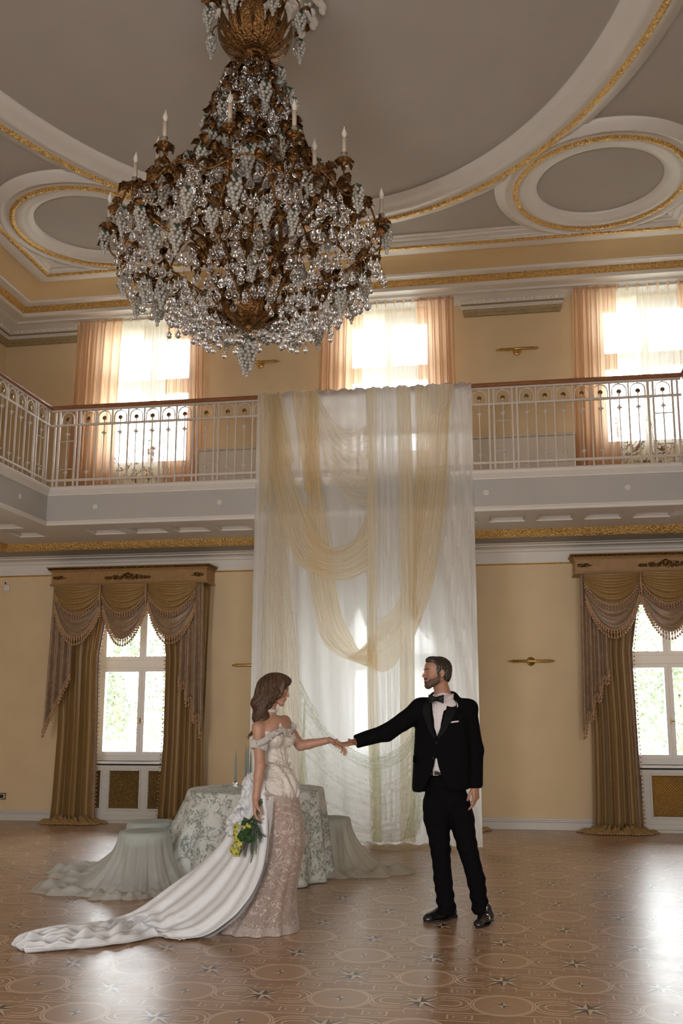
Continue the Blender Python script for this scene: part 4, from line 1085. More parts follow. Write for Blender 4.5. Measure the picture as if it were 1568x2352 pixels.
# 5. centre panels to the floor
r = cloth('draped_cloth', 'straight pale cream panel falling from rail to floor at the centre')
piece(r, 'cloth_panel', px_patch(cr([(768, 92), (775, 900), (778, 1926), (800, 2950)]), cr([(1052, 76), (1066, 900), (1078, 1926), (1085, 2960)]), YD-.035, 70, 80, 8, .030, 31), M['cloth_white2'])
piece(r, 'strip', px_patch(cr([(772, 90), (778, 900), (780, 1926), (805, 2950)]), cr([(838, 88), (838, 900), (842, 1926), (868, 2950)]), YD-.11, 50, 16, 1.6, .02, 33), M['cloth_cream'])
piece(r, 'strip', px_patch(cr([(960, 82), (985, 900), (985, 1926), (985, 2950)]), cr([(1050, 78), (1075, 900), (1078, 1926), (1085, 2950)]), YD-.09, 50, 20, 2.2, .02, 35), M['cloth_cream'])
# 6. right cream cloth, drawn inwards
r = cloth('draped_cloth', 'cream voile hanging from the right end of the rail and drawn in to the centre')
piece(r, 'fall', px_patch(cr([(1225, 66), (1160, 700), (1095, 1200), (1075, 1560)]), cr([(1300, 60), (1272, 800), (1200, 1300), (1078, 1660)]), YD-.10, 60, 36, 5, .030, 41), M['cloth_cream'])
piece(r, 'fall', px_patch(cr([(1080, 76), (1085, 500), (1070, 950), (1060, 1500)]), cr([(1235, 66), (1170, 600), (1110, 1100), (1072, 1560)]), YD-.05, 60, 36, 5, .030, 43), M['cloth_cream'])
piece(r, 'tail', px_patch(cr([(1160, 70), (1175, 180), (1205, 262)]), cr([(1300, 60), (1298, 160), (1212, 262)]), YD-.13, 30, 20, 3, .02, 45), M['cloth_white2'])
piece(r, 'tail', px_patch(cr([(1290, 62), (1275, 300), (1272, 640), (1268, 870)]), cr([(1325, 62), (1290, 300), (1280, 640), (1272, 870)]), YD-.12, 30, 14, 2, .02, 46), M['cloth_cream'])
# 7. pale green netting low down
r = cloth('netting_cloth', 'pale green crinkled netting slung low behind the joined hands')
TOPN = [(688, 1561), (718, 1618), (755, 1679), (800, 1716), (860, 1738), (920, 1712), (962, 1650)]
piece(r, 'netting', px_patch(TOPN, [(690, 1900), (735, 1915), (780, 1925), (830, 1936), (870, 1938), (925, 1930), (966, 1915)], YD-.16, 70, 46, 7, .02, 51), M['cloth_green'])
piece(r, 'netting_edge', px_patch(TOPN, [(690, 1585), (718, 1650), (755, 1705), (800, 1745), (860, 1768), (920, 1750), (966, 1690)], YD-.18, 60, 14, 3, .015, 53), M['cloth_green'])
M['netdense'] = sheer('green_netting_fold', (.60, .68, .42), .38, .5, var=.3, vscale=30)[0]
piece(r, 'netting_fold', px_patch([(945, 1660), (944, 1760), (942, 1850), (925, 1928)], [(968, 1650), (972, 1760), (974, 1860), (955, 1922)], YD-.18, 40, 12, 1.5, .02, 55), M['netdense'])
piece(r, 'netting_fold', px_patch([(853, 1700), (856, 1800), (857, 1935)], [(870, 1700), (874, 1800), (876, 1935)], YD-.175, 40, 8, 1.0, .01, 56), M['netdense'])
piece(r, 'netting_fold', px_patch([(698, 1610), (692, 1720), (688, 1800)], [(702, 1610), (700, 1720), (706, 1800)], YD-.175, 40, 8, 1.0, .01, 57), M['netdense'])
# ---------------------------------------------------------------- table, candles and veiled stools
def toile():
    m, t, b = newmat('toile_cloth'); k = pos(t, 'obj')
    big = noise(t, k, 6.5, 3, .6, 1.2); fine = noise(t, k, 34, 5, .8, 1.5); vv = voro(t, k, 80, 'F1', 0); tr = noise(t, k, 11, 2, .6, 2.0, sc=(1, 1, .45))
    fine = noise(t, k, 46, 6, .85, .6); leafm = fine.gt(.50)*(big+(noise(t, k, 20, 3)-.5)*.35).gt(.52)
    _old = (fine*.8+vv*.55).gt(.575)*big.gt(.47); br = (tr-.5).abs().lt(.012)*big.gt(.42); gr_ = (noise(t, k, 14, 4, .7, 1, sc=(1, 1, 3))).gt(.60)*big.gt(.45)
    msk = V.max(V.max(leafm, br), gr_*.8)
    colr = mixc(t, msk*.85, (.62, .65, .62), mixc(t, noise(t, k, 18, 2), (.10, .125, .115), (.20, .245, .225)))
    t.links.new(colr, b.inputs['Base Color']); b.inputs['Roughness'].default_value = .8; return m
M['toile'] = toile()
M['table_wood'] = plain('table_wood', (.25, .15, .08), .5)
TC = Vector((-2.235, 8.32, 0)); TH = .775
r = empty('round_table', TC, label='round table hidden under the green toile tablecloth', cat='table')
MB().lathe([(0, TH-.035), (.60, TH-.035), (.605, TH-.018), (.60, TH-.004), (0, TH-.004)], 48).build('tabletop', M['table_wood'], r)
MB().lathe([(.22, 0), (.2, .03), (.05, .06), (.045, .70), (.15, .74)], 16).build('pedestal', M['table_wood'], r)
rows = []; n = 220
for i in range(n):
    a = 2*pi*i/n; row = []
    fl = .16*math.exp(-((((a-pi*1.02)+pi) % (2*pi)-pi)/.75)**2)     # spreads out on the left
    for q in np.linspace(0.03, 1, 8): row.append((.612*q*cos(a), .612*q*sin(a), TH))
    for j in range(1, 22):
        v = j/21; f_ = .5+.5*sin(a*15+.9*sin(a*3)+.4*v); rr = .612+.012*min(1, v*6)+v*(.03+.075*f_)+fl*2.1*v**1.2; sq = 1
        row.append((rr*cos(a), rr*sin(a), TH-.006-(TH-.012)*v if j > 1 else TH-.018))
    rows.append(row)
tc = MB().grid(np.array(rows), closeu=True).build('tablecloth', M['toile'], None, True); tc.location = TC; solidify(tc, .003, 1)
tag(tc, 'floor length white tablecloth with dark green toile landscape print on the round table', 'tablecloth')
M['taper'] = plain('grey_green_wax', (.20, .29, .28), .45)
M['clearglass'] = crystal_mat('clear_glass', (.95, .98, .97), .02)
def candle_px(x, y, Y): p = at(x, y, Y=Y); return p.x, p.y
cl = [(540, 1802, 8.46, .285, 'thin grey green taper candle in a glass holder, leftmost on the table'), (563, 1801, 8.50, .34, 'tall grey green taper candle, second from the left on the table'),
      (568, 1806, 8.34, .33, 'grey green taper candle just behind the bride, third from the left'), (574.5, 1802, 8.62, .27, 'short grey green taper candle touching the bride outline, rightmost')]
for (x, y, Y, h, lb), hl in zip(cl, ('clear glass candle holder, leftmost on the table', 'clear glass candle holder, second from the left on the table', 'clear glass candle holder, third from the left, just behind the bride', 'clear glass candle holder touching the outline of the bride')):
    X, Yc = candle_px(x, y, Y); ho = empty('candle_holder', (X, Yc, TH+.0005), label=hl, cat='candle holder', group='glass candle holders')
    MB().lathe([(0, 0), (.028, 0), (.030, .006), (.012, .012), (.011, .018), (.022, .028), (.022, .038), (.013, .046), (.015, .052), (.0105, .052), (.0105, .040), (0, .040)], 16).build('glass_body', M['clearglass'], ho, True)
    c = empty('taper_candle', (X, Yc, TH+.041), label=lb, cat='candle', group='taper candles on the table')
    MB().lathe([(0, 0), (.0100, 0), (.0100, .01), (.0092, h*.4), (.0062, h*.8), (.0028, h-.006), (0, h)], 12).build('wax', M['taper'], c, True)
    MB().tube([(0, 0, h-.004), (0, 0, h+.010)], .001, 4).build('wick', M['dark'], c)
M['veil'] = sheer('pale_grey_green_veil', (.82, .86, .84), .64, .6, var=.15, vscale=4)[0]
M['veil2'] = sheer('ivory_veil', (.82, .83, .76), .64, .6, var=.15, vscale=4)[0]
M['stoolfab'] = plain('grey_green_stool_fabric', (.36, .40, .37), .9)
def stool(x, y, label, vlabel, mt, spread, seed, h=.47, R_=.205):
    r = empty('round_stool', (x, y, 0), label=label, cat='stool', group='round stools under veils')
    MB().lathe([(0, h-.10), (R_-.02, h-.10), (R_-.005, h-.09), (R_, h-.05), (R_-.008, h-.015), (R_-.03, h-.004), (0, h-.002)], 40).build('seat', M['stoolfab'], r, True)
    for i in range(4):
        a = pi/4+i*pi/2; MB().tube([((R_-.05)*cos(a), (R_-.05)*sin(a), h-.09), ((R_-.02)*cos(a), (R_-.02)*sin(a), 0)], [.018, .012], 8).build('leg', M['table_wood'], r)
    rows = []; n = 200; rg = np.random.default_rng(seed)
    for i in range(n):
        a = 2*pi*i/n; row = []
        ex = sum(am*math.exp(-((((a-radians(d))+pi) % (2*pi)-pi)/w_)**2) for d, am, w_ in spread)
        for q in np.linspace(.04, 1, 6): row.append((R_*1.01*q*cos(a), R_*1.01*q*sin(a), h+.001+.008*(1-q*q)))
        for j in range(1, 30):
            v = j/29; v2 = v**1.0
            if v < .80:
                w_ = v/.80; rr = R_*1.03+.006+w_**2.1*(.10+.34*ex)+.026*w_*sin(a*11+seed+.8*w_)+.018*w_*sin(a*23+2+w_)+.007*w_*sin(a*47+seed); z = (h-.012)*(1-w_)+.022*w_
            else:
                w_ = (v-.80)/.20; rr = R_*1.03+.006+.10+.34*ex+.026*sin(a*11+seed+.8)+.018*sin(a*23+3)+.007*sin(a*47+seed)+w_*(.07+.26*ex+.03*sin(a*7+seed)); z = .022+(.045*(.5+.5*sin(a*17+w_*6+seed))+.030*(.5+.5*sin(a*31-w_*9)))*sin(pi*min(1, w_*1.05))**.7*(.6+.8*ex)-.012*w_
            row.append((rr*cos(a), rr*sin(a), z))
        rows.append(row)
    v = MB().grid(np.array(rows), closeu=True).build('stool_veil', mt, None, True); v.location = (x, y, 0); tag(v, vlabel, 'cover', 'sheer veils over the stools')
    return r
stool(-3.02, 7.62, 'round stool nearest the camera, left of the table', 'pale sheer veil over the front left stool, trailing on the floor', M['veil'], [(195, .85, .55), (265, .25, .5), (340, .35, .5)], 3)
stool(-3.22, 8.27, 'round stool behind the front one, left of the table', 'pale sheer veil over the stool furthest back on the left', M['veil'], [(190, .95, .55)], 5)
stool(-1.655, 8.80, 'round stool right of the table', 'greenish ivory veil over the stool right of the table', M['veil2'], [(345, .75, .55), (280, .3, .6)], 8)
# ---------------------------------------------------------------- figures: one smooth field per body, meshed in one piece
class Field:
    def __init__(s): s.p = []          # (kind, args, k, op)
    def cap(s, a, b, ra, rb, k=.02, op='+'): s.p.append(('cap', (np.array(a, float), np.array(b, float), ra, rb), k, op)); return s
    def ell(s, c, r, k=.02, M_=None, op='+'): s.p.append(('ell', (np.array(c, float), np.array(r, float), np.eye(3) if M_ is None else np.array(M_)), k, op)); return s
    def half(s, c, n, k=.0, op='&'): s.p.append(('half', (np.array(c, float), np.array(n, float)/np.linalg.norm(n)), k, op)); return s
    def fn(s, f, lo, hi, k=.01, op='+'): s.p.append(('fn', (f, np.array(lo, float), np.array(hi, float)), k, op)); return s
    def chain(s, pts, rad, k=.02):
        for i in range(len(pts)-1): s.cap(pts[i], pts[i+1], rad[i], rad[i+1], k)
        return s
    def box(s, q):
        kd, a = q[0], q[1]
        if kd == 'cap': r = max(a[2], a[3]); return np.minimum(a[0], a[1])-r, np.maximum(a[0], a[1])+r
        if kd == 'ell': r = a[1].max(); return a[0]-r, a[0]+r
        if kd == 'fn': return a[1], a[2]
        return None
    def dist(s, q, P):
        kd, a = q[0], q[1]
        if kd == 'cap':
            d = a[1]-a[0]; L2 = max(d@d, 1e-12); t = np.clip(((P-a[0])@d)/L2, 0, 1)[..., None]; return np.linalg.norm(P-(a[0]+t*d), axis=-1)-(a[2]+(a[3]-a[2])*t[..., 0])
        if kd == 'ell':
            Q = (P-a[0])@a[2].T; k0 = np.linalg.norm(Q/a[1], axis=-1); k1 = np.linalg.norm(Q/(a[1]**2), axis=-1); return k0*(k0-1)/np.maximum(k1, 1e-6)
        if kd == 'half': return (P-a[0])@a[1]
        return a[0](P)
    def axes(s, lo, hi, h, fine=None):
        """grid coordinates; fine[i] = list of (a, b, step) stretches that are sampled more closely"""
        out = []
        for i in range(3):
            f = sorted((fine or ((), (), ()))[i]); x = lo[i]; a = []
            while x < hi[i]+h: a.append(x); st = min([q[2] for q in f if q[0]-1e-9 <= x < q[1]] or [h]); nx = [q[0] for q in f if x < q[0] < x+st]; x = min(nx) if nx and min(nx)-x > 1e-4 else x+st
            out.append(np.array(a))
        return out
    def eval(s, ax):
        sh = tuple(len(q) for q in ax); F = np.full(sh, 1.0, np.float32)
        for q in s.p:
            k = q[2]; op = q[3]; bb = s.box(q)
            if bb is None or op == '&': sl = tuple(slice(0, n) for n in sh)
            else:
                m = k+.03; i0 = [int(np.searchsorted(ax[i], bb[0][i]-m)) for i in range(3)]; i1 = [int(np.searchsorted(ax[i], bb[1][i]+m)) for i in range(3)]
                if any(i0[i] >= i1[i] for i in range(3)): continue
                sl = tuple(slice(i0[i], i1[i]) for i in range(3))
            G = np.stack(np.meshgrid(*[ax[i][sl[i]] for i in range(3)], indexing='ij'), -1); d = s.dist(q, G); A = F[sl]
            if op == '+':
                if k > 0: hh = np.clip(.5+.5*(A-d)/k, 0, 1); F[sl] = A*(1-hh)+d*hh-k*hh*(1-hh)
                else: F[sl] = np.minimum(A, d)
            else:
                if op == '-': d = -d
                if k > 0: hh = np.clip(.5-.5*(A-d)/k, 0, 1); F[sl] = A*(1-hh)+d*hh+k*hh*(1-hh)
                else: F[sl] = np.maximum(A, d)
        return F
    def shell(s, lo, hi, h, off, region):
        """the same surface pushed out by off, kept only where region(P) < 0"""
        ax = s.axes(lo, hi, h); F = s.eval(ax); G = np.stack(np.meshgrid(*ax, indexing='ij'), -1)
        return s.net(ax, np.maximum(F-off, region(G)))
    def mesh(s, lo, hi, h, fine=None):
        ax = s.axes(lo, hi, h, fine); return s.net(ax, s.eval(ax))
    def net(s, ax, F):
        """surface nets on the cells that the surface crosses"""
        S = F < 0; n = S.shape; c8 = [S[i:n[0]-1+i, j:n[1]-1+j, k:n[2]-1+k] for i in (0, 1) for j in (0, 1) for k in (0, 1)]
        al, an = c8[0].copy(), c8[0].copy()
        for q in c8[1:]: al &= q; an |= q
        act = an & ~al; I = np.argwhere(act); idx = -np.ones(act.shape, np.int32); idx[act] = np.arange(len(I)); f = {}
        for i in (0, 1):
            for j in (0, 1):
                for k in (0, 1): f[i, j, k] = F[I[:, 0]+i, I[:, 1]+j, I[:, 2]+k].astype(float)
        acc = np.zeros((len(I), 3)); cnt = np.zeros(len(I))
        for a in range(3):
            o = [q for q in range(3) if q != a]
            for u in (0, 1):
                for v in (0, 1):
                    p0 = [0, 0, 0]; p0[o[0]] = u; p0[o[1]] = v; p1 = list(p0); p1[a] = 1; x, y = f[tuple(p0)], f[tuple(p1)]; w_ = (x < 0) != (y < 0); t = np.where(w_, x/np.where(w_, x-y, 1), 0)
                    cnt += w_; acc[:, a] += t; acc[:, o[0]] += w_*u; acc[:, o[1]] += w_*v
        acc /= cnt[:, None]; V_ = np.stack([ax[i][I[:, i]]+acc[:, i]*(ax[i][I[:, i]+1]-ax[i][I[:, i]]) for i in range(3)], 1)
        faces = []
        for a in range(3):
            o = [q for q in range(3) if q != a]; sl0 = [slice(1, -1)]*3; sl0[a] = slice(0, n[a]-1); sl1 = [slice(1, -1)]*3; sl1[a] = slice(1, n[a])
            A = S[tuple(sl0)]; E = np.argwhere(A != S[tuple(sl1)])
            if not len(E): continue
            pos_ = A[tuple(E.T)]; E = E.copy(); E[:, o[0]] += 1; E[:, o[1]] += 1
            def g(u, v): J = E.copy(); J[:, o[0]] += u; J[:, o[1]] += v; return idx[tuple(J.T)]
            q = np.stack([g(-1, -1), g(0, -1), g(0, 0), g(-1, 0)], 1); fl = pos_ if a != 1 else ~pos_; q[~fl] = q[~fl][:, ::-1]; faces.append(q)
        fc = np.vstack(faces); return V_, fc[(fc >= 0).all(1)]
def relax(V_, fc, it=2, lam=.5):
    e = np.vstack([fc[:, [0, 1]], fc[:, [1, 2]], fc[:, [2, 3]], fc[:, [3, 0]]]); e = np.vstack([e, e[:, ::-1]]); n = len(V_)
    for _ in range(it):
        s_ = np.zeros_like(V_); c = np.zeros(n); 
        for k in range(3): s_[:, k] = np.bincount(e[:, 0], V_[e[:, 1], k], n)
        c = np.bincount(e[:, 0], minlength=n); V_ = V_*(1-lam)+lam*s_/np.maximum(c, 1)[:, None]
    return V_
def fmesh(name, parts, mt, parent=None, smooth=True, it=2, disp=None):
    """parts: list of (V, F) joined into one mesh"""
    vs, fs, n = [], [], 0
    for V_, fc in parts: 
        if it: V_ = relax(V_, fc, it)
        vs.append(V_); fs.append(fc+n); n += len(V_)
    V_ = np.vstack(vs)
    if disp is not None: V_ = disp(V_)
    me = bpy.data.meshes.new(name); me.from_pydata(V_.tolist(), [], np.vstack(fs).tolist()); me.update(); return link(name, me, mt, parent, smooth)
def rotm(yaw=0, pitch=0, roll=0):
    """world -> local rows for ell(): x right, y forward, z up"""
    return np.array((Matrix.Rotation(yaw, 3, 'Z') @ Matrix.Rotation(pitch, 3, 'X') @ Matrix.Rotation(roll, 3, 'Y')).transposed())
# ---------------------------------------------------------------- people
def skin(name, c, c2):
    m, t, b = newmat(name); k = pos(t, 'obj'); t.links.new(mixc(t, noise(t, k, 22, 3), c, c2), b.inputs['Base Color'])
    b.inputs['Roughness'].default_value = .48; b.inputs['Subsurface Weight'].default_value = .12; b.inputs['Subsurface Radius'].default_value = (.02, .008, .004); return m
M['skin_m'] = skin('skin_man', (.33, .165, .105), (.38, .20, .13)); M['skin_w'] = skin('skin_woman', (.38, .205, .14), (.43, .24, .165))
M['lips'] = plain('lips', (.36, .10, .085), .4); M['eye'] = plain('eye_white', (.34, .31, .28), .2); M['iris'] = plain('dark_iris', (.03, .02, .015), .1)
def strands(name, c, c2, rough=.38):
    m, t, b = newmat(name); k = pos(t, 'obj'); t.links.new(mixc(t, noise(t, k, 60, 4, .7, sc=(1, 1, .12)), c, c2), b.inputs['Base Color'])
    b.inputs['Roughness'].default_value = rough; bump(t, b, noise(t, k, 160, 3, .6, sc=(1, 1, .08)), .5, .004); return m
M['hair_m'] = strands('dark_brown_short_hair', (.016, .011, .009), (.035, .024, .018)); M['beard'] = strands('short_brown_beard', (.05, .026, .015), (.10, .055, .034), .6)
M['hair_w'] = strands('wavy_brown_hair', (.032, .016, .009), (.105, .058, .032)); M['hair_w'].node_tree.nodes['Principled BSDF'].inputs['Specular IOR Level'].default_value = .3
M['suit'] = plain('black_wool_suit', (.0035, .0034, .004), .9, nscale=90, namt=.2, bstr=.2, bscale=400, spec=.08)
M['satinblack'] = plain('black_satin', (.004, .004, .0045), .5, spec=.25); M['shirt'] = plain('white_shirt_cotton', (.64, .60, .62), .7, bstr=.1, bscale=30)
M['lapel'] = plain('black_lapel_wool', (.006, .006, .0065), .75, spec=.12); M['leather'] = plain('polished_black_leather', (.010, .010, .011), .16, spec=.7); M['steel'] = plain('polished_steel', (.6, .58, .55), .2, 1); M['sole'] = plain('shoe_sole', (.012, .010, .009), .6)

class Fr:
    """a local frame: x right, y forward, z up, scaled"""
    def __init__(s, c, fwd, up=(0, 0, 1), sc=1):
        f = Vector(fwd).normalized(); u = Vector(up); x = f.cross(u).normalized(); u = x.cross(f).normalized(); s.c = Vector(c); s.R = Matrix((x, f, u)).transposed(); s.s = sc
    def __call__(s, *p): return tuple(s.c+s.R @ (Vector(p)*s.s))
    def v(s, *p): return tuple(s.R @ Vector(p))
    def inv(s, P): return ((np.asarray(P)-np.array(s.c)) @ np.array(s.R))/s.s
    def ell(s, F, c, r, k=.012, op='+', rot=None):
        Rm = np.array(s.R.transposed()); Rm = (np.array(rot.transposed()) @ Rm) if rot is not None else Rm
        F.ell(s(*c), [q*s.s for q in r], k, Rm, op)
    def cap(s, F, a, b, ra, rb, k=.012, op='+'): F.cap(s(*a), s(*b), ra*s.s, rb*s.s, k, op)

def head(F, H, fem=False):
    H.ell(F, (0, -.014, .034), (.073, .093, .083), .0)
    H.ell(F, (0, .034, -.012), (.058 if fem else .061, .056, .084), .03)
    H.ell(F, (0, .040, .050), (.056, .048, .046), .03)
    for s in (-1, 1):
        H.cap(F, (s*.052, .004, -.048), (s*.020, .068, -.088), .016 if fem else .020, .015 if fem else .019, .022)
        H.ell(F, (s*.036, .062, -.018), (.020, .018, .020), .022)
        H.cap(F, (s*.008, .086, .022), (s*.044, .074, .020), .0085 if fem else .011, .008, .012)
        H.ell(F, (s*.031, .098, .004), (.017, .014, .0105), .010, '-')
        H.ell(F, (s*.031, .078, .003), (.0128, .0128, .0128), .002)
        H.cap(F, (s*.018, .0895, .0065), (s*.044, .0825, .0055), .0030, .0026, .004)
        H.ell(F, (s*.0095, .098, -.029), (.0075, .009, .0065), .006)
        H.ell(F, (s*.075, -.012, -.002), (.0085, .019, .031), .004, rot=Matrix.Rotation(s*.30, 3, 'Z') @ Matrix.Rotation(.15, 3, 'X'))
        H.ell(F, (s*.083, -.006, .002), (.006, .010, .017), .005, '-', rot=Matrix.Rotation(s*.30, 3, 'Z'))
    H.cap(F, (0, .084, .020), (0, .108, -.020), .0070, .0095, .010)
    H.ell(F, (0, .106, -.024), (.0095, .0095, .0085), .006)
    H.ell(F, (0, .070, -.096), (.021, .018, .017), .018)
    H.ell(F, (0, .080, -.056), (.027, .016, .018), .014)
    H.ell(F, (0, .0935, -.0515), (.020, .0068, .0048), .004); H.ell(F, (0, .0915, -.0615), (.017, .0072, .0058), .004)
    H.cap(F, (-.024, .095, -.0565), (.024, .095, -.0565), .0022, .0022, .003, '-')
def hand(F, W, d, n, t, s=1.0, curl=(.25, .35, .3), fan=.07, thumb=(.75, .55, .15), curls=None, k=.006):
    """W wrist, d towards the fingers, n out of the palm, t towards the thumb side"""
    d = Vector(d).normalized(); n = Vector(n); n = (n-d*n.dot(d)).normalized(); t = (Vector(t)-d*Vector(t).dot(d)); t = (t-n*t.dot(n)).normalized(); W = Vector(W)
    seg = ((.046, .028, .021), (.050, .032, .022), (.047, .029, .022), (.037, .022, .019)); off = (.030, .010, -.010, -.028); kn = (.088, .092, .087, .078)
    for i in range(4):
        K = W+d*kn[i]*s+t*off[i]*s; F.cap(W+t*off[i]*.62*s+d*.008*s, K, .0135*s, .0108*s, .012)
        dd = (d+t*off[i]*fan/.03).normalized(); a = 0; P = K; cu = curls[i] if curls else curl; r = .0092-.0008*(i == 3)
        for j in range(3):
            a += cu[j]; q = dd*cos(a)+n*sin(a); P2 = P+q*seg[i][j]*s; F.cap(P, P2, (r-.0009*j)*s, (r-.0009*(j+1))*s, k if j == 0 else .003); P = P2
    F.cap(W+d*.03*s, W+d*.075*s, .016*s, .012*s, .012)
    T0 = W+d*.018*s+t*.020*s+n*.006*s; T1 = T0+(d*.55+t*thumb[0]+n*.25).normalized()*.040*s; T2 = T1+(d*.9+t*thumb[1]+n*thumb[2]).normalized()*.032*s; T3 = T2+(d+t*(thumb[1]-.3)+n*(thumb[2]+.1)).normalized()*.026*s
    F.cap(T0, T1, .0160*s, .0120*s, .012); F.cap(T1, T2, .0112*s, .0100*s, .005); F.cap(T2, T3, .0100*s, .0082*s, .003)
def bounds(pts, m): P = np.array([list(p) for p in pts]); return P.min(0)-m, P.max(0)+m
def A3(x, y, Y): return np.array(at(x, y, Y=Y))

# ================= the groom =================
gm = empty('person', (-.38, 6.78, 0), label='man in a black suit and bow tie holding out his right hand', cat='person')
gm_in = Matrix.Translation((.38, -6.78, 0))
def gpart(o, par=None):
    o.parent = par or gm
    if par is None: o.matrix_parent_inverse = gm_in
    return o
gY = 6.78
Hc = A3(1003, 1547, 6.76); HF = Fr(Hc, (-.90, -.44, .02), sc=.985)
shR, elR, wrR = A3(968, 1629, 6.74), A3(889, 1682, 6.66), A3(818, 1703, 6.58)
shL, elL, wrL = A3(1073, 1629, 6.82), A3(1091, 1722, 6.87), A3(1092, 1806, 6.80)
hipR, knR, anR = A3(1001, 1856, 6.80), A3(1011, 1955, 6.78), A3(1027, 2088, 6.82)
hipL, knL, anL = A3(1050, 1856, 6.84), A3(1073, 1955, 6.79), A3(1104, 2088, 6.82)
chest = A3(1016, 1660, 6.79); belly = A3(1016, 1745, 6.79); pelv = A3(1024, 1832, 6.82); nb = A3(1018, 1600, 6.80)
B = Field(); head(B, HF)
HF.cap(B, (0, -.022, -.045), tuple(HF.inv([nb])[0]), .056, .062, .02)
B.ell(chest, (.165, .105, .17), .03); B.ell(belly, (.150, .10, .16), .05); B.ell(pelv, (.155, .105, .13), .05)
B.cap(nb+[0, 0, -.03], shR, .055, .055, .04); B.cap(nb+[0, 0, -.03], shL, .055, .055, .04)
for a, b_, c in ((shR, elR, wrR), (shL, elL, wrL)): B.cap(a, b_, .052, .042, .03); B.cap(b_, c, .043, .029, .02)
for a, b_, c in ((hipR, knR, anR), (hipL, knL, anL)): B.cap(a, b_, .082, .055, .04); B.cap(b_, c, .054, .036, .02)
# right hand: palm up and open towards her, fingers under hers; thumb on top
dR = Vector(A3(785, 1712, 6.52)-wrR); hand(B, Vector(wrR), dR, (-.15, -.25, .95), (0, -.95, .30), 1.0, (.22, .30, .25), .05, (.55, .75, .62), curls=((.25, .35, .3), (.2, .3, .25), (.25, .35, .3), (.35, .45, .35)))
dL = Vector((.0, -.10, -1)); hand(B, Vector(wrL), dL, (-.80, .45, 0), (-.45, -.85, 0), 1.0, (.35, .45, .35), .04, (.5, .35, .25), curls=((.30, .35, .25), (.45, .5, .35), (.55, .6, .4), (.65, .7, .45)))
def spans(pts, m, h):
    lo, hi = bounds(pts, m); return [(lo[i], hi[i], h) for i in range(3)]
def body_mesh(B, zones, lo, hi, h):
    """one grid for the whole body, closer spaced through the head and the hands"""
    return B.mesh(lo, hi, h, [[z[i] for z in zones] for i in range(3)])
gz = [spans([HF(0, 0, .12), HF(0, .115, -.1), HF(0, -.10, -.1), HF(.085, 0, 0), HF(-.085, 0, 0)], .004, .0028), spans([wrR+np.array(dR.normalized())*.03, wrR+np.array(dR.normalized())*.17], .035, .003), spans([wrL+[0, 0, -.02], wrL+[0, 0, -.18]], .036, .003)]
lo, hi = bounds([HF(0, 0, .14), shL, shR, wrR+np.array(dR.normalized())*.20, wrL, (anR[0], 6.9, .01)], .05); lo[1] = 6.42; hi[1] = 7.0; hi[0] = .02; lo[2] = .02
parts = [body_mesh(B, gz, lo, hi, .012)]
body = gpart(fmesh('body', parts, M['skin_m'], it=1))
# lips and brows as tints on their own small parts
def face_bits(HF, parent_f, fem, hairm):
    lp = Field(); HF.ell(lp, (0, .0940, -.0512), (.0205, .0068, .0046), 0); HF.ell(lp, (0, .0925, -.0618), (.0175, .0072, .0056), .002)
    HF.cap(lp, (-.024, .098, -.0565), (.024, .098, -.0565), .0022, .0022, .002, '-')
    lo, hi = bounds([HF(.03, .09, -.05), HF(-.03, .09, -.07)], .012); parent_f(fmesh('lips', [lp.mesh(lo, hi, .0013)], M['lips'], it=0))
    for s in (-1, 1):
        e = MB(); e.sphere(HF(s*.031, .0772, .003), .0127*HF.s, 14, 10); eo = parent_f(e.build('eye', M['eye'], None, True))
        i_ = MB(); i_.sphere(HF(s*.031, .0852, .0025), .0062*HF.s, 10, 8); io = i_.build('iris', M['iris'], None, True); io.parent = eo
        b_ = MB(); b_.tube([HF(s*(.011+.038*u), .0965-.016*u*u, .0245+.007*sin(pi*u*.8)) for u in np.linspace(0, 1, 8)], [HF.s*(.0028 if fem else .0042)*(1-.6*u) for u in np.linspace(0, 1, 8)], 6)
        parent_f(b_.build('eyebrow', hairm, None, True))
face_bits(HF, gpart, False, M['hair_m'])
# hair: cap with a side part swept back
hr_ = Field(); HF.ell(hr_, (0, -.017, .040), (.079, .101, .088), 0); HF.ell(hr_, (0, .050, .100), (.050, .036, .024), .03); HF.ell(hr_, (.0, -.05, -.010), (.068, .060, .070), .02)
for s in (-1, 1): HF.ell(hr_, (s*.066, .012, .012), (.010, .016, .034), .01)
HF.ell(hr_, (0, .090, .004), (.090, .066, .070), .008, '-'); 
for s in (-1, 1): HF.ell(hr_, (s*.080, -.006, -.022), (.03, .028, .036), .006, '-')
hr_.half(HF(0, -.06, -.062), HF.v(0, .25, -1), .01)
lo, hi = bounds([HF(0, 0, .14), HF(0, .12, -.08), HF(0, -.13, -.08), HF(.1, 0, 0), HF(-.1, 0, 0)], .01)
def hdisp(V_):
    L = HF.inv(V_); r = L-np.array([0, -.017, .03]); r /= np.linalg.norm(r, axis=1)[:, None]; a = .0015*np.sin(L[:, 0]*420+8*np.sin(L[:, 1]*40))+.001*np.sin(L[:, 1]*260+L[:, 2]*200); return V_+(r*a[:, None]) @ np.array(HF.R).T
gpart(fmesh('hair', [hr_.mesh(lo, hi, .0028)], M['hair_m'], disp=hdisp, it=1))
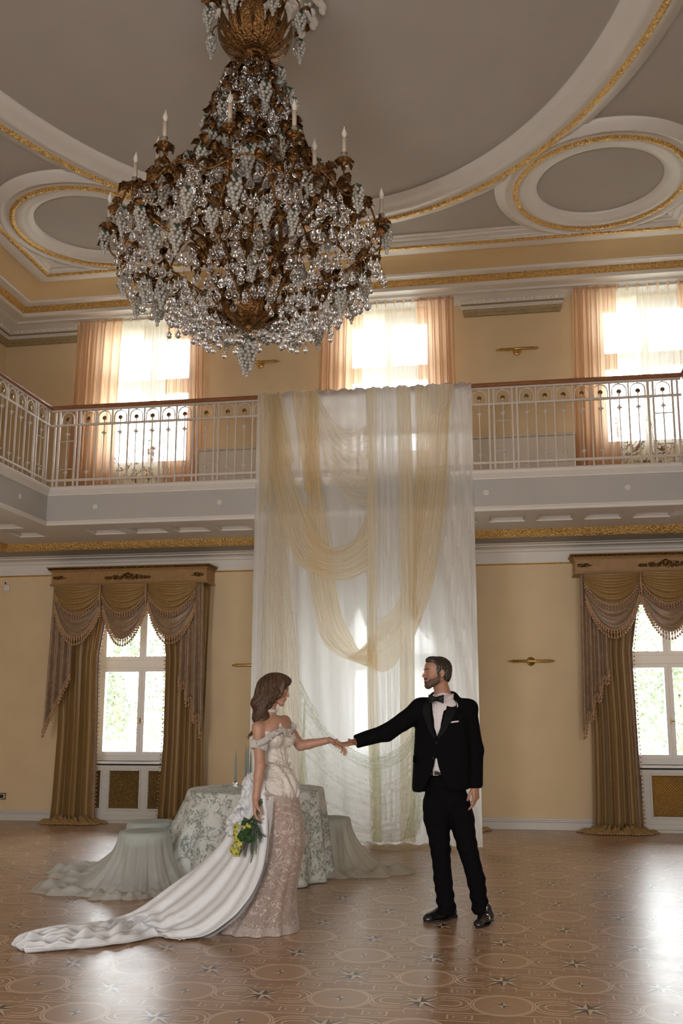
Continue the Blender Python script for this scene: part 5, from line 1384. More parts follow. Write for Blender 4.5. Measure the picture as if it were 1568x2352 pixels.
# beard: thin shell over the jaw, chin and upper lip
def beard_region(G):
    L = HF.inv(G); x, y, z = abs(L[..., 0]), L[..., 1], L[..., 2]
    zl = np.interp(y, [-.02, .012, .03, .05, .072, .085, .12], [.010, .000, -.030, -.041, -.046, -.060, -.066])
    d = np.maximum(np.maximum(z-zl, .002-y), -.118-z)
    mu = np.maximum(np.maximum(x-.027, abs(z+.0420+.16*x)-.0065), .078-y)
    return np.minimum(d, mu)
bd = Field(); head(bd, HF)
lo, hi = bounds([HF(.08, 0, .02), HF(-.08, 0, .02), HF(0, .11, -.03), HF(0, .06, -.125), HF(.07, 0, -.08), HF(-.07, 0, -.08)], .012)
gpart(fmesh('beard', [bd.shell(lo, hi, .0024, .0028, beard_region)], M['beard'], it=1))
# shirt: torso shell with collar
sh = Field(); sh.ell(chest+[0, -.006, .01], (.172, .115, .19), 0); sh.ell(belly+[0, -.004, 0], (.155, .112, .19), .05); sh.cap(nb+[0, -.01, -.01], nb+[0, 0, -.06], .069, .085, .03)
sh.half(nb+[0, 0, .012], (.05, .25, 1), .004); sh.half(A3(1000, 1779, 6.69), (0, 0, -1), 0)
lo, hi = bounds([chest+[.2, .13, .2], chest+[-.2, -.14, 0], pelv], .02); so = gpart(fmesh('shirt', [sh.mesh(lo, hi, .006)], M['shirt'], it=2))
col = MB()                      # turned-down collar: band and two points
cfr = Fr(nb+np.array([0, -.004, 0]), (-.12, -1, 0))
for s in (-1, 1):
    rows = []
    for u in np.linspace(0, 1, 12):
        a = pi*.5-s*(pi*1.0*(1-u))*1.0; a = (pi/2)+s*pi*(1-u)
        x, y = .070*cos(a), .068*sin(a); zt = .040-.034*u; pt = .042+.022*max(0, u-.6)/.4
        rows.append([cfr(x, y, zt-.010), cfr(x*1.10, y*1.12, zt), cfr(x*1.16+s*0, y*1.2+.006*u, zt-pt*.5), cfr(x*1.20+(-s)*-.030*max(0, u-.7)/.3, y*1.24+.010*u, zt-pt-.012*max(0, u-.7)/.3)])
    col.grid(np.array(rows))
solidify(gpart(col.build('collar', M['shirt'], None, True), so), .003); 
# jacket
jk = Field(); cen = A3(1012, 1700, 6.79)
jk.ell(A3(1016, 1652, 6.795), (.205, .132, .135), 0); jk.cap(A3(985, 1690, 6.79), A3(985, 1805, 6.78), .105, .125, .06); jk.cap(A3(1044, 1690, 6.80), A3(1047, 1805, 6.80), .105, .120, .06)
jk.cap(A3(1012, 1700, 6.79), A3(1010, 1800, 6.79), .125, .135, .06)
jk.cap(nb+[-.03, .015, -.045], shR+[-.015, 0, .012], .052, .058, .05); jk.cap(nb+[.03, .015, -.045], shL+[.02, 0, .012], .052, .056, .05); jk.cap(nb+[0, .02, -.05], nb+[0, .02, -.12], .085, .10, .04)
jk.cap(nb+[-.055, .030, -.014], nb+[.060, .030, -.014], .054, .054, .03); jk.cap(shR, elR, .076, .060, .05); jk.cap(elR, wrR+np.array(dR.normalized())*-.0, .060, .050, .03)
jk.cap(shL, elL, .070, .060, .035); jk.cap(elL, wrL+[0, 0, .02], .060, .053, .03)
jk.half(A3(815, 1703, 6.58), np.array(dR.normalized()), .0, '&') if 0 else None
vb = A3(999, 1700, 6.6)
def vcut(P):                   # the V of the jacket front and the opening below the button
    X, Yy, Z = P[..., 0], P[..., 1], P[..., 2]; zb, zt = vb[2], nb[2]+.06; u = np.clip((Z-zb)/(zt-zb), 0, 1); xl = vb[0]+.012-(.052)*u**.8*1.0; xr = vb[0]+.012+.080*u**1.0
    d = np.maximum(np.maximum(xl-X, X-xr), zb-Z); d = np.maximum(d, Yy-(6.74)); 
    zb2 = A3(997, 1742, 6.6)[2]; dz = np.clip(zb2-Z, 0, 1); x2 = A3(998, 1742, 6.6)[0]; d2 = np.maximum(np.maximum((x2-.002-1.0*dz**1.6)-X, X-(x2+.012+.9*dz**1.6)), Z-zb2); d2 = np.maximum(d2, Yy-6.73)
    return np.minimum(d, d2)
jk.fn(vcut, (vb[0]-.25, 6.5, .6), (vb[0]+.3, 6.78, 1.7), .004, '-')
hemz = A3(1000, 1818, 6.66)[2]
def hem(P): return np.where(P[..., 0] > -.80, hemz+.012*np.sin((P[..., 0]+.4)*6)-P[..., 2], -1.0)
jk.fn(lambda P: np.where((P[..., 0] < wrL[0]-.052), hem(P), wrL[2]-.012-P[..., 2]), (-1.5, 6, 0), (.3, 8, 2), 0, '-')
jk.p[-1] = ('half2', jk.p[-1][1], 0, '&')
# generic intersect by function
_old = Field.dist
def _dist(s, q, P): return q[1][0](P) if q[0] == 'half2' else _old(s, q, P)
Field.dist = _dist
def jdisp(V_):                  # soft creases in the sleeves and waist
    n = .0035*np.sin(V_[:, 2]*55+V_[:, 0]*30+2*np.sin(V_[:, 0]*17))*np.clip(1.2-abs(V_[:, 2]-1.28)*4, .15, 1); V_ = V_.copy(); V_[:, 1] += n; V_[:, 2] += .4*n; return V_
jparts = []
lo, hi = bounds([A3(935, 1590, 6.6), A3(1125, 1830, 6.98)], .03); lo[0] = -.73; jparts.append(jk.mesh(lo, hi, .0065))
lo, hi = bounds([shR, elR, wrR], .085); hi[0] = -.6985; 
jk2 = Field(); jk2.p = [q for q in jk.p if q[0] != 'half2']; cpt = wrR+np.array((Vector(wrR)-Vector(elR)).normalized())*.006; jk2.half(cpt, np.array((Vector(wrR)-Vector(elR)).normalized()), .003); jparts.append(jk2.mesh(lo, hi, .006))
jo = gpart(fmesh('jacket', jparts, M['suit'], disp=jdisp, it=2))
# lapels, buttons, pocket square, flap laid on the jacket front
from mathutils.bvhtree import BVHTree
def bvh_of(o): me = o.data; return BVHTree.FromPolygons([v.co for v in me.vertices], [p.vertices for p in me.polygons])
jb = bvh_of(jo)
def lay(px, py, bv, lift, fall=6.66):
    o = Vector((0, 0, CH)); d = (at(px, py, Y=5)-o).normalized(); h = bv.ray_cast(o, d)
    return (h[0]-d*lift) if h[0] is not None else at(px, py, Y=fall)
def laid(name, A, B, n, m, bv, lift, mt, par, th=.003, fall=6.66):
    Pa, Pb = catmull(A, n), catmull(B, n); rows = []
    for i in range(n):
        if name != 'lapel': rows.append([tuple(lay(*(Pa[i]*(1-v)+Pb[i]*v), bv, lift, fall)) for v in np.linspace(0, 1, m)]); continue
        q = [lay(*(Pa[i]*(1-v)+Pb[i]*v), bv, lift, fall).y for v in (.7, 1)]; q[0] = max(min(q[0], q[1]+.012), q[1]-.012)
        rows.append([tuple(at(*(Pa[i]*(1-v)+Pb[i]*v), Y=q[1]+(q[0]-q[1])*(1-v)/.3*.5)) for v in np.linspace(0, 1, m)])
    return solidify(gpart(MB().grid(np.array(rows)).build(name, mt, None, True), par), th)
laid('lapel', [(1032, 1588), (1028, 1612), (1019, 1648), (1008, 1680), (1001, 1697)], [(1043, 1594), (1049, 1625), (1040, 1650), (1022, 1682), (1005, 1699)], 20, 6, jb, .006, M['lapel'], jo)
laid('lapel', [(990, 1600), (989, 1625), (990, 1655), (995, 1680), (1001, 1697)], [(980, 1602), (969, 1630), (975, 1655), (988, 1685), (999, 1699)], 20, 6, jb, .006, M['lapel'], jo)
laid('pocket_square', [(1028, 1658), (1053, 1655)], [(1028.5, 1661.5), (1053.5, 1658.5)], 12, 3, jb, .003, M['shirt'], jo)
laid('pocket_flap', [(949, 1735), (965, 1736)], [(948, 1751), (964, 1754)], 10, 5, jb, .003, M['suit'], jo)
for x, y in ((1001.5, 1706), (994, 1741)):
    p = lay(x, y, jb, .003); gpart(MB().lathe([(0, -.003), (.009, -.003), (.011, 0), (.009, .003), (0, .003)], 12, p, Matrix.Rotation(pi/2, 4, 'X')).build('button', M['satinblack'], None, True), jo)
sb = bvh_of(so)
for k in range(5):             # placket and shirt buttons
    p = lay(1000.5+.3*k, 1622+16*k, sb, .001); gpart(MB().lathe([(0, -.001), (.0045, -.001), (.0055, .001), (0, .002)], 10, p, Matrix.Rotation(pi/2, 4, 'X')).build('shirt_button', M['pearl'], None, True), so)
laid('placket', [(995, 1614), (996, 1650), (999, 1695)], [(1003, 1614), (1003, 1650), (1003, 1695)], 14, 4, sb, .0015, M['shirt'], so, .002)
# bow tie
bt = MB(); bf = Fr(A3(1001.5, 1605.5, 6.655), (-.18, -1, .10)); 
rows = []
for u in np.linspace(-1, 1, 25):
    w_ = .009+.021*abs(u)**.9; rows.append([bf(.056*u, .010*sin(pi*abs(u))*cos(v*pi*.5)-.004*cos(v*9), w_*v) for v in np.linspace(-1, 1, 9)])
bt.grid(np.array(rows)); bo = solidify(gpart(bt.build('bow_tie', M['satinblack'], None, True)), .010)
kn_ = MB(); kn_.sphere(bf(0, .008, 0), .011, 10, 8, (.9, .8, 1.1)); gpart(kn_.build('knot', M['satinblack'], None, True), bo)
# trousers
tr = Field(); hz = A3(1024, 1800, 6.8)
tr.ell(pelv+[0, 0, 0], (.158, .118, .15), 0); 
tr.chain([A3(1001, 1850, 6.80), A3(1003, 1880, 6.80), A3(1011, 1950, 6.78), A3(1017, 2020, 6.80), A3(1027, 2100, 6.80)], [.098, .094, .070, .064, .067], .02)
tr.chain([A3(1050, 1850, 6.84), A3(1059, 1880, 6.83), A3(1074, 1950, 6.79), A3(1093, 2020, 6.80), A3(1105, 2100, 6.82)], [.098, .092, .070, .063, .059], .02)
tr.ell(A3(1018, 1795, 6.80), (.150, .116, .09), .04); tr.half((0, 0, A3(1000, 1776, 6.69)[2]), (0, 0, 1), 0); tr.half((0, 0, .050), (0, 0, -1), .003)
def tdisp(V_):
    V_ = V_.copy(); z = V_[:, 2]; k_ = np.clip((.32-z)/.22, 0, 1)+.5*np.exp(-((z-.52)/.06)**2)+.25; a = .0045*k_*np.sin(z*85+V_[:, 0]*40+V_[:, 1]*25); V_[:, 0] += a; V_[:, 1] += .6*a; return V_
lo, hi = np.array([-.70, 6.62, .03]), np.array([.02, 7.02, hz[2]+.08]); gpart(fmesh('trousers', [tr.mesh(lo, hi, .0065)], M['suit'], disp=tdisp, it=2))
blt = MB(); p0 = A3(1000, 1775, 6.69); blt.box(p0[0]-.05, p0[0]+.05, p0[1]-.004, p0[1]+.02, p0[2]-.018, p0[2]+.014, .003); bo2 = gpart(blt.build('belt', M['leather'], None)); 
bk = MB(); bk.box(p0[0]-.016, p0[0]+.022, p0[1]-.010, p0[1]-.004, p0[2]+.010, p0[2]+.016, .002); bk.box(p0[0]-.016, p0[0]+.022, p0[1]-.010, p0[1]-.004, p0[2]-.020, p0[2]-.014, .002); bk.box(p0[0]-.016, p0[0]-.010, p0[1]-.010, p0[1]-.004, p0[2]-.02, p0[2]+.016); gpart(bk.build('buckle', M['steel'], None), bo2)
# shoes
def shoe(heel, toe):
    h_, t_ = Vector(heel), Vector(toe); L = (t_-h_).length; sc = L/.29; S = Fr(h_, (t_-h_), sc=sc); F = Field()
    S.cap(F, (0, .035, .048), (0, .15, .040), .034, .040, 0); S.cap(F, (0, .15, .036), (0, .245, .030), .042, .030, .02); S.ell(F, (0, .255, .022), (.036, .036, .024), .02); S.cap(F, (0, .045, .05), (0, .07, .105), .038, .036, .03); S.ell(F, (0, .03, .035), (.035, .035, .04), .02)
    F.half(S(0, 0, .012), (0, 0, -1), .003); lo, hi = bounds([S(.06, -.02, 0), S(-.06, -.02, .14), S(.06, .31, 0), S(-.06, .31, .1)], .01); o = gpart(fmesh('shoe', [F.mesh(lo, hi, .004)], M['leather'], it=2))
    so_ = MB(); rows = []
    for z in (0, .014): 
        row = []
        for i in range(40):
            a = 2*pi*i/40; y = .145+.150*sin(a); w_ = .046-.010*cos((y-.02)/.29*2*pi)*.8 if y < .2 else .046-.012*(y-.2)/.09; row.append(S(w_*cos(a)*(1 if abs(sin(a)) < .9 else .9), y, z))
        rows.append(row)
    so_.grid(np.array(rows).transpose(1, 0, 2), closeu=True); n = len(so_.v); so_.add([S(0, .145, 0), S(0, .145, .014)], []); so_.f += [(2*i, 2*((i+1) % 40), n) for i in range(40)]; so_.build('sole', M['sole'], o)
    h2 = MB().box(-.5, .5, -.5, .5, 0, .001); h2 = MB(); h2.add([S(x, y, z) for x in (-.032, .032) for y in (.0, .065) for z in (0, .020)], [(0, 1, 3, 2), (4, 6, 7, 5), (0, 4, 5, 1), (2, 3, 7, 6), (0, 2, 6, 4), (1, 5, 7, 3)]); h2.build('heel', M['sole'], o)
    lc = MB()
    for k in range(4): lc.tube([S(-.018, .095+.016*k, .093-.010*k), S(0, .098+.016*k, .099-.010*k), S(.018, .095+.016*k, .093-.010*k)], .0028*sc, 6)
    lc.build('laces', M['satinblack'], o, True); return o
hR = at(1045, 2106, Z=0); tR = at(974, 2120, Z=0); shoe((hR.x-.005, hR.y+.0, 0), (tR.x, tR.y, 0))
tL = at(1095, 2133, Z=0); shoe((tL.x+.085, tL.y+.265, 0), (tL.x, tL.y, 0))
gpart(MB().lathe([(.0102, -.002), (.0112, -.002), (.0112, .002), (.0102, .002)], 16, tuple(wrL+np.array([.02, -.035, -.105]))).build('ring', M['brass'], None, True)) if 0 else None
# ================= the bride =================
br = empty('person', (-1.60, 6.42, 0), label='woman in an off-shoulder lace wedding dress with long train, holding a bouquet', cat='person')
br_in = Matrix.Translation((1.60, -6.42, 0))
def bpart(o, par=None):
    o.parent = par or br
    if par is None: o.matrix_parent_inverse = br_in
    return o
Hb = A3(633, 1585, 6.43); BF = Fr(Hb, (.985, .03, -.20), sc=.92)
fc = Vector((.80, -.60, 0)); sd = Vector((.60, .80, 0))      # facing, and towards her left side
nbw = A3(617, 1652, 6.43)
sR, eR, wR = A3(593, 1672, 6.33), A3(597, 1760, 6.27), A3(587, 1838, 6.25)
sL, eL, wL = A3(653, 1658, 6.52), A3(689, 1713, 6.56), A3(757, 1700, 6.54)
chw, wst, hpw = A3(634, 1692, 6.43), A3(634, 1752, 6.43), A3(640, 1812, 6.43)
T3 = np.array([[sd.x, sd.y, 0], [fc.x, fc.y, 0], [0, 0, 1]])  # torso axes: x across, y front
W = Field(); head(W, BF, True)
BF.cap(W, (0, -.020, -.050), tuple(BF.inv([nbw])[0]), .042, .046, .02)
W.ell(chw+[0, 0, .03], (.125, .078, .12), .03, T3); W.ell(wst, (.095, .068, .12), .05, T3); W.ell(hpw+[0, 0, .0], (.135, .10, .12), .05, T3)
for s_ in (-1, 1): W.ell(chw+np.array(sd)*.055*s_+np.array(fc)*.060+[0, 0, -.012], (.052, .050, .052), .03, T3)
W.cap(nbw+[0, 0, -.035], sR, .040, .040, .035); W.cap(nbw+[0, 0, -.035], sL, .040, .038, .035)
W.cap(sR+(nbw-sR)*.2-[0, 0, .01], nbw-[0, 0, .015]+np.array(fc)*.035, .008, .007, .012); W.cap(sL+(nbw-sL)*.2-[0, 0, .01], nbw-[0, 0, .015]+np.array(fc)*.035, .008, .007, .012)
for a, b_, c in ((sR, eR, wR), (sL, eL, wL)): W.cap(a, b_, .041, .035, .03); W.cap(b_, b_+(c-b_)*.3, .035, .034, .015); W.cap(b_+(c-b_)*.3, c, .034, .0225, .015)
kR, aR = A3(655, 1940, 6.38), A3(630, 2085, 6.42); kL, aL = A3(678, 1935, 6.48), A3(655, 2080, 6.50)
for h_, k_, a_ in ((A3(632, 1850, 6.40), kR, aR), (A3(650, 1850, 6.48), kL, aL)):
    W.cap(hpw+(h_-hpw)*.3, h_, .10, .088, .05); W.cap(h_, k_, .086, .052, .03); W.cap(k_, a_, .052, .030, .02); W.cap(a_, a_+np.array([.02, 0, -.06]), .026, .024, .01); W.cap(a_+np.array([.02, 0, -.065]), a_+np.array([.05, -.03, -.105+.02]), .024, .018, .02)
# left hand resting in his, palm down, fingers drooping; right hand round the stems
dl = Vector(A3(797, 1712, 6.53)-wL); hand(W, Vector(wL), dl, (-.25, -.2, -1), (0, -1, .15), .93, (.3, .35, .25), .04, (.35, .25, .3), curls=((.45, .25, .15), (.62, .35, .2), (.72, .4, .25), (.8, .45, .3)))
drb = Vector((-.03, -.02, -1)); hand(W, Vector(wR), drb, (.93, .20, 0), (.25, -.95, 0), .95, (.6, .9, .6), .10, (.45, .15, .7), curls=((.45, .9, .7), (.60, 1.0, .7), (.75, 1.1, .7), (.9, 1.2, .7)), k=.004)
wz = [spans([BF(0, 0, .11), BF(0, .115, -.1), BF(0, -.10, -.1), BF(.08, 0, 0), BF(-.08, 0, 0)], .004, .0028), spans([wL+np.array(dl.normalized())*.03, wL+np.array(dl.normalized())*.17], .035, .003), spans([wR+[0, 0, -.02], wR+[0, 0, -.12]], .045, .003)]
lo, hi = bounds([BF(0, 0, .14), sL, sR, eL, wL+np.array(dl.normalized())*.20, wR, (aL[0], 6.5, .02)], .06); lo[1] = 6.12; hi[1] = 6.72; lo[2] = .004; bp_ = [body_mesh(W, wz, lo, hi, .009)]
bpart(fmesh('body', bp_, M['skin_w'], it=1)); face_bits(BF, bpart, True, M['hair_w'])

# ---- hair: parted, brushed over the cheek, long waves down the back
hw = Field(); BF.ell(hw, (0, -.020, .036), (.088, .108, .098), 0); BF.ell(hw, (0, .040, .088), (.060, .062, .036), .04)
BF.cap(hw, (.060, .066, .072), (.074, .040, -.020), .024, .026, .03); BF.cap(hw, (.074, .040, -.020), (.070, .010, -.085), .027, .026, .03)
BF.cap(hw, (.052, .072, .060), (.062, .062, .006), .018, .016, .02); BF.cap(hw, (-.052, .050, .060), (-.074, .010, -.060), .024, .022, .03)
BF.cap(hw, (0, -.06, -.01), (.01, -.085, -.12), .085, .070, .04)
hw.cap(A3(606, 1618, 6.42), A3(601, 1648, 6.40), .066, .055, .04); hw.cap(A3(601, 1648, 6.40), A3(592, 1672, 6.35), .052, .026, .03); hw.cap(A3(592, 1672, 6.35), A3(575, 1690, 6.32), .024, .006, .02)
BF.ell(hw, (0, .105, -.030), (.060, .060, .080), .01, '-')
hwv = hw
def wav(V_):
    s_ = np.clip((Hb[2]+.03-V_[:, 2])/.12, 0, 1); V_ = V_.copy(); c = np.array([Hb[0]-.03, Hb[1]]); r = V_[:, :2]-c; l = np.linalg.norm(r, axis=1)[:, None]; r = r/np.maximum(l, 1e-6); th = np.arctan2(r[:, 1], r[:, 0])
    g = .0055*np.sin(th*17+3.0*np.sin(V_[:, 2]*62+th*2)*s_); V_[:, :2] += r*g[:, None]; V_[:, 0] += .006*s_*np.sin(V_[:, 2]*62+th*3); return V_
lo, hi = bounds([BF(0, 0, .15), BF(.12, 0, 0), BF(-.12, 0, 0), BF(0, -.16, -.1), BF(0, .13, .1), A3(566, 1700, 6.30), A3(600, 1640, 6.52)], .02)
hairo = bpart(fmesh('hair', [hw.mesh(lo, hi, .0036)], M['hair_w'], disp=wav, it=1))
lk = MB(); rg = np.random.default_rng(5); hb2 = bvh_of(hairo)
for i in range(150):           # loose wavy locks over the mass
    a0 = rg.uniform(-.9, 2.6); z0 = rg.uniform(.0, .12); st = Vector(BF(.0, -.02, .02))+Vector((0, 0, 0)); L = rg.uniform(.16, .32); pts = []
    dirx = rg.uniform(-1.25, .35)   # -1 back (left in the picture) .. front
    for j in range(18):
        u = j/17; z = Hb[2]+z0-L*u; cx = Hb[0]+(-.02-.10*max(0, (Hb[2]-z)/.2)) ; ang = -pi/2+dirx+.15*sin(u*5+i)
        o = Vector((cx+cos(ang)*.3, Hb[1]+sin(ang)*.3, z)); h = hb2.ray_cast(o, (Vector((cx, Hb[1], z))-o).normalized())
        if h[0] is None: break
        wv = .004*sin((z*62)+ang*3+1.0*(i % 3)); pts.append(h[0]+Vector((cos(ang), sin(ang), 0))*(.0015+.002*rg.random())+Vector((-sin(ang), cos(ang), 0))*wv*(u > .2))
    if len(pts) > 5: n_ = len(pts); lk.tube(pts, [.0042*sin(pi*(.08+.9*k/n_))+.0008 for k in range(n_)], 5)
for i in range(9):             # tips that fly free over the shoulder
    p0 = A3(590+rg.uniform(-8, 10), 1668+rg.uniform(-10, 8), 6.34); p1 = A3(574+rg.uniform(-5, 6), 1688+rg.uniform(-6, 5), 6.31); p2 = A3(566+rg.uniform(-3, 8), 1697+rg.uniform(-9, 3), 6.30)
    lk.tube(catmull([p0, p1, p2], 10).tolist(), list(np.linspace(.006, .0012, 10)), 5)
tag(bpart(lk.build('hair_locks', M['hair_w'], None, True), hairo), kind='stuff')

# ---- dress
def satin_mat(name, c, c2, rough=.42, b1=30, bs=.25):
    m, t, b = newmat(name); k = pos(t, 'obj'); t.links.new(mixc(t, noise(t, k, 9, 3), c, c2), b.inputs['Base Color']); b.inputs['Roughness'].default_value = rough; b.inputs['Sheen Weight'].default_value = .15
    bump(t, b, noise(t, k, b1, 4, .6, 1.2), bs, .01); return m
M['satin'] = satin_mat('white_satin', (.58, .59, .61), (.64, .65, .67), b1=7, bs=.3); M['ruched'] = satin_mat('ivory_ruched_satin', (.54, .50, .455), (.60, .56, .51))
def lace_mat(name, base_op, c, scale=26):
    m, t, d, s, mx = sheer(name, c, base_op, .35); k = pos(t, 'obj')
    n = noise(t, k, scale*.35, 3, .55, 2.2); v = voro(t, k, scale, 'F1', 0); sc_ = (n-.5).abs().lt(.022); fl = v.lt(.22)*noise(t, k, scale*.22, 1).gt(.48); dots = voro(t, k, scale*5, 'F1', 0).lt(.32)*noise(t, k, scale*.3, 2).gt(.53)
    mask = V.max(V.max(sc_, fl), dots); o = V(t, mx.inputs[0].links[0].from_socket).max(mask*.80); t.links.new(o.k, mx.inputs[0])
    return m
M['lace'] = lace_mat('blush_lace', .24, (.76, .68, .64), 25); M['lace_w'] = lace_mat('white_lace_ribbon', .72, (.70, .68, .67), 60)
M['lace_h'] = lace_mat('hem_lace', .45, (.68, .61, .58), 30)
def torso_clip(G): 
    top = nbw[2]
    s_ = (G[..., 0]-chw[0])*sd.x+(G[..., 1]-chw[1])*sd.y; f_ = (G[..., 0]-chw[0])*fc.x+(G[..., 1]-chw[1])*fc.y
    zt = A3(640, 1683, 6.36)[2]+.016*np.cos(np.clip(s_/.06, -3, 3)*pi)*(f_ > 0)*-1*(-1)-.030*(f_ < 0); return np.maximum(G[..., 2]-zt, A3(640, 1765, 6.4)[2]-G[..., 2])
bod = Field(); bod.ell(chw+[0, 0, .03], (.125, .078, .12), .0, T3); bod.ell(wst, (.093, .070, .12), .05, T3); bod.ell(hpw+[0, 0, .0], (.135, .10, .12), .05, T3)
for s_ in (-1, 1): bod.ell(chw+np.array(sd)*.055*s_+np.array(fc)*.060+[0, 0, -.012], (.054, .052, .054), .03, T3)
lo, hi = np.array([-1.80, 6.25, 1.05]), np.array([-1.40, 6.62, 1.42])
def bdisp(V_):
    V_ = V_.copy(); s_ = (V_[:, 0]-chw[0])*sd.x+(V_[:, 1]-chw[1])*sd.y; a = .0022*np.sin((V_[:, 2]-1.2)*150+s_*90)+.0014*np.sin(s_*210+V_[:, 2]*30); V_[:, 0] += fc.x*a; V_[:, 1] += fc.y*a; return V_
bodo = bpart(fmesh('bodice', [bod.shell(lo, hi, .0042, .006, torso_clip)], M['ruched'], disp=bdisp, it=1))
for q in (-.050, -.018, .018, .050):      # boning seams
    pts = []
    bb_ = bvh_of(bodo)
    for z in np.linspace(A3(640, 1692, 6.4)[2], A3(640, 1762, 6.4)[2], 14):
        c_ = Vector((chw[0], chw[1], z))+sd*q*(1-.25*abs(z-1.2)/.2); h = bb_.ray_cast(c_+fc*.3, -fc)
        if h[0] is not None: pts.append(h[0])
    if len(pts) > 3: bpart(MB().tube(pts, .0022, 5).build('boning', M['ruched'], None, True), bodo)
# ruched hip drape
hd = Field(); hd.ell(A3(640, 1800, 6.42), (.128, .118, .125), 0, T3); hd.ell(A3(628, 1838, 6.38), (.085, .085, .070), .04, T3); hd.ell(A3(654, 1812, 6.40), (.100, .095, .10), .03, T3); hd.ell(A3(634, 1762, 6.43), (.098, .080, .05), .04, T3); hd.ell(A3(648, 1842, 6.38), (.060, .06, .035), .03, T3)
def hdsp(V_):
    V_ = V_.copy(); c = np.array(A3(638, 1800, 6.43)); r = V_-c; l = np.linalg.norm(r, axis=1)[:, None]; r /= l; s_ = r[:, 0]*sd.x+r[:, 1]*sd.y; z = V_[:, 2]
    ph = z*95+14*(s_-.75)**2*(1+1.0*np.sin(z*17))+2*np.sin(s_*7+z*22); a = .0085*(1-np.abs(np.sin(ph*.5)))**1.0+.004*np.sin(ph*1.7+s_*9)+.005*np.sin(s_*15+z*30); return V_+r*a[:, None]
lo, hi = np.array([-1.82, 6.2, .80]), np.array([-1.38, 6.66, 1.19]); bpart(fmesh('hip_drape', [hd.mesh(lo, hi, .004)], M['ruched'], disp=hdsp, it=1))
# lace skirt
tab = [(1822, 610, 684, 6.43), (1850, 611, 689, 6.43), (1880, 611, 696, 6.43), (1930, 606, 701, 6.43), (1990, 592, 690, 6.42), (2050, 566, 679, 6.41), (2095, 530, 681, 6.40), (2130, 500, 687, 6.37)]
rows = []; n = 180; ys_ = np.linspace(1822, 2130, 36); tb = np.array(tab, float)
for i in range(n):
    a = 2*pi*i/n; row = []
    for y in ys_:
        L_, R_, Yc = [np.interp(y, tb[:, 0], tb[:, k]) for k in (1, 2, 3)]; v = (y-1822)/308.; pl_, pr_ = A3(L_, y, Yc), A3(R_, y, Yc); cx = (pl_[0]+pr_[0])/2; rx = (pr_[0]-pl_[0])/2; ry = .145+.05*v+.04*v*v; fo = 1+(.012+.05*v)*sin(a*13+.8*sin(3*v+a)); 
        zc = pl_[2]*(1-v)+max(.006, pl_[2])*v; 
        if y == ys_[-1]: zc = .004
        row.append((cx+rx*cos(a)*(fo if cos(a) < .75 else 1), Yc+ry*sin(a)*fo, max(.004, zc-.0*v)))
    rows.append(row)
P = np.array(rows); P[:, :, 2] = P[:, :1, 2]+(P[:, :, 2]-P[:, :1, 2])*((P[:, :1, 2]-.004)/(P[:, :1, 2]-P[:, -1:, 2]))
sk = bpart(MB().grid(P, closeu=True).build('lace_skirt', M['lace'], None, True)); Q = P.copy(); Q[:, :, 0] = (Q[:, :, 0]-P[:, :, 0].mean(0))*.93+P[:, :, 0].mean(0); Q[:, :, 1] = (Q[:, :, 1]-6.42)*.93+6.42
M['lining'] = sheer('blush_lining', (.50, .36, .30), .55, .3)[0]; bpart(MB().grid(Q, closeu=True).build('skirt_lining', M['lining'], None, True), sk)
hemb = MB(); e = P[:, -1]; e2 = P[:, -3]; hemb.grid(np.stack([e*1.0+[0, 0, 0], e2+(e2-e2.mean(0))*np.array([.012, .02, 0])], 1), closeu=True); bpart(hemb.build('hem_lace', M['lace_h'], None, True), sk)
# train
U_ = [(588, 1770), (566, 1786), (556, 1812), (552, 1838), (530, 1866), (519, 1886), (524, 1902), (507, 1935), (455, 1985), (402, 2026), (321, 2086), (258, 2111), (195, 2121), (143, 2124), (84, 2136), (43, 2152), (29, 2172)]
L0 = [(606, 1790), (609, 1830), (612, 1870), (613, 1910), (610, 1950), (600, 1998), (580, 2046), (556, 2082), (534, 2107), (488, 2142), (448, 2156), (402, 2159), (367, 2152), (300, 2166), (200, 2178), (120, 2184), (60, 2187)]
def train():
    n, m = 150, 60; A, B_ = catmull(U_, n), catmull(L0, n); rows = []
    for i in range(n):
        u = i/(n-1); row = []
        for j in range(m):
            v = j/(m-1); q = A[i]*(1-v)+B_[i]*v; fl = at(q[0], q[1], Z=.010); fB = at(B_[i][0], B_[i][1], Z=.010)
            yb = np.interp(u, [0, .25, .5, .62], [6.30, 6.12, 6.02, fB.y]) if u < .62 else fB.y
            yt = np.interp(u, [0, .3, .5, .7, 1], [6.42, 6.44, 6.30, fB.y+.17, fB.y+.10]); yy = yt*(1-v)+yb*v
            p = at(q[0], q[1], Y=yy)
            if p.z < .010: p = fl
            row.append((p.x, p.y, p.z))
        rows.append(row)
    P = np.array(rows); N = normals(P); N[N[..., 1] > 0] *= -1
    u = np.linspace(0, 1, n)[:, None]; v = np.linspace(0, 1, m)[None, :]
    g = .020*np.sin(v*16+3.0*u+.8*np.sin(6*u))*np.sin(pi*np.clip(v, 0, 1))**.5*(.35+u*.8)+.010*np.sin(v*37-5*u+np.sin(9*u))*(.4+u)
    cr_ = np.clip((u-.50)/.12, 0, 1); g = g+cr_*(.020*np.sin(u*70+9*v+3*np.sin(8*v))*np.sin(pi*v)+.012*np.sin(u*120-14*v)*np.sin(pi*v)); pf = np.clip(1-u/.35, 0, 1); g = g+pf*.016*np.sin(u*75+5*v)*np.sin(pi*v)**.5
    P = P+N*g[..., None]; P[..., 2] = np.maximum(P[..., 2], .008+.003*np.sin(40*v+30*u)); return P
P = train(); to = solidify(bpart(MB().grid(P).build('train', M['satin'], None, True)), .004, 0)
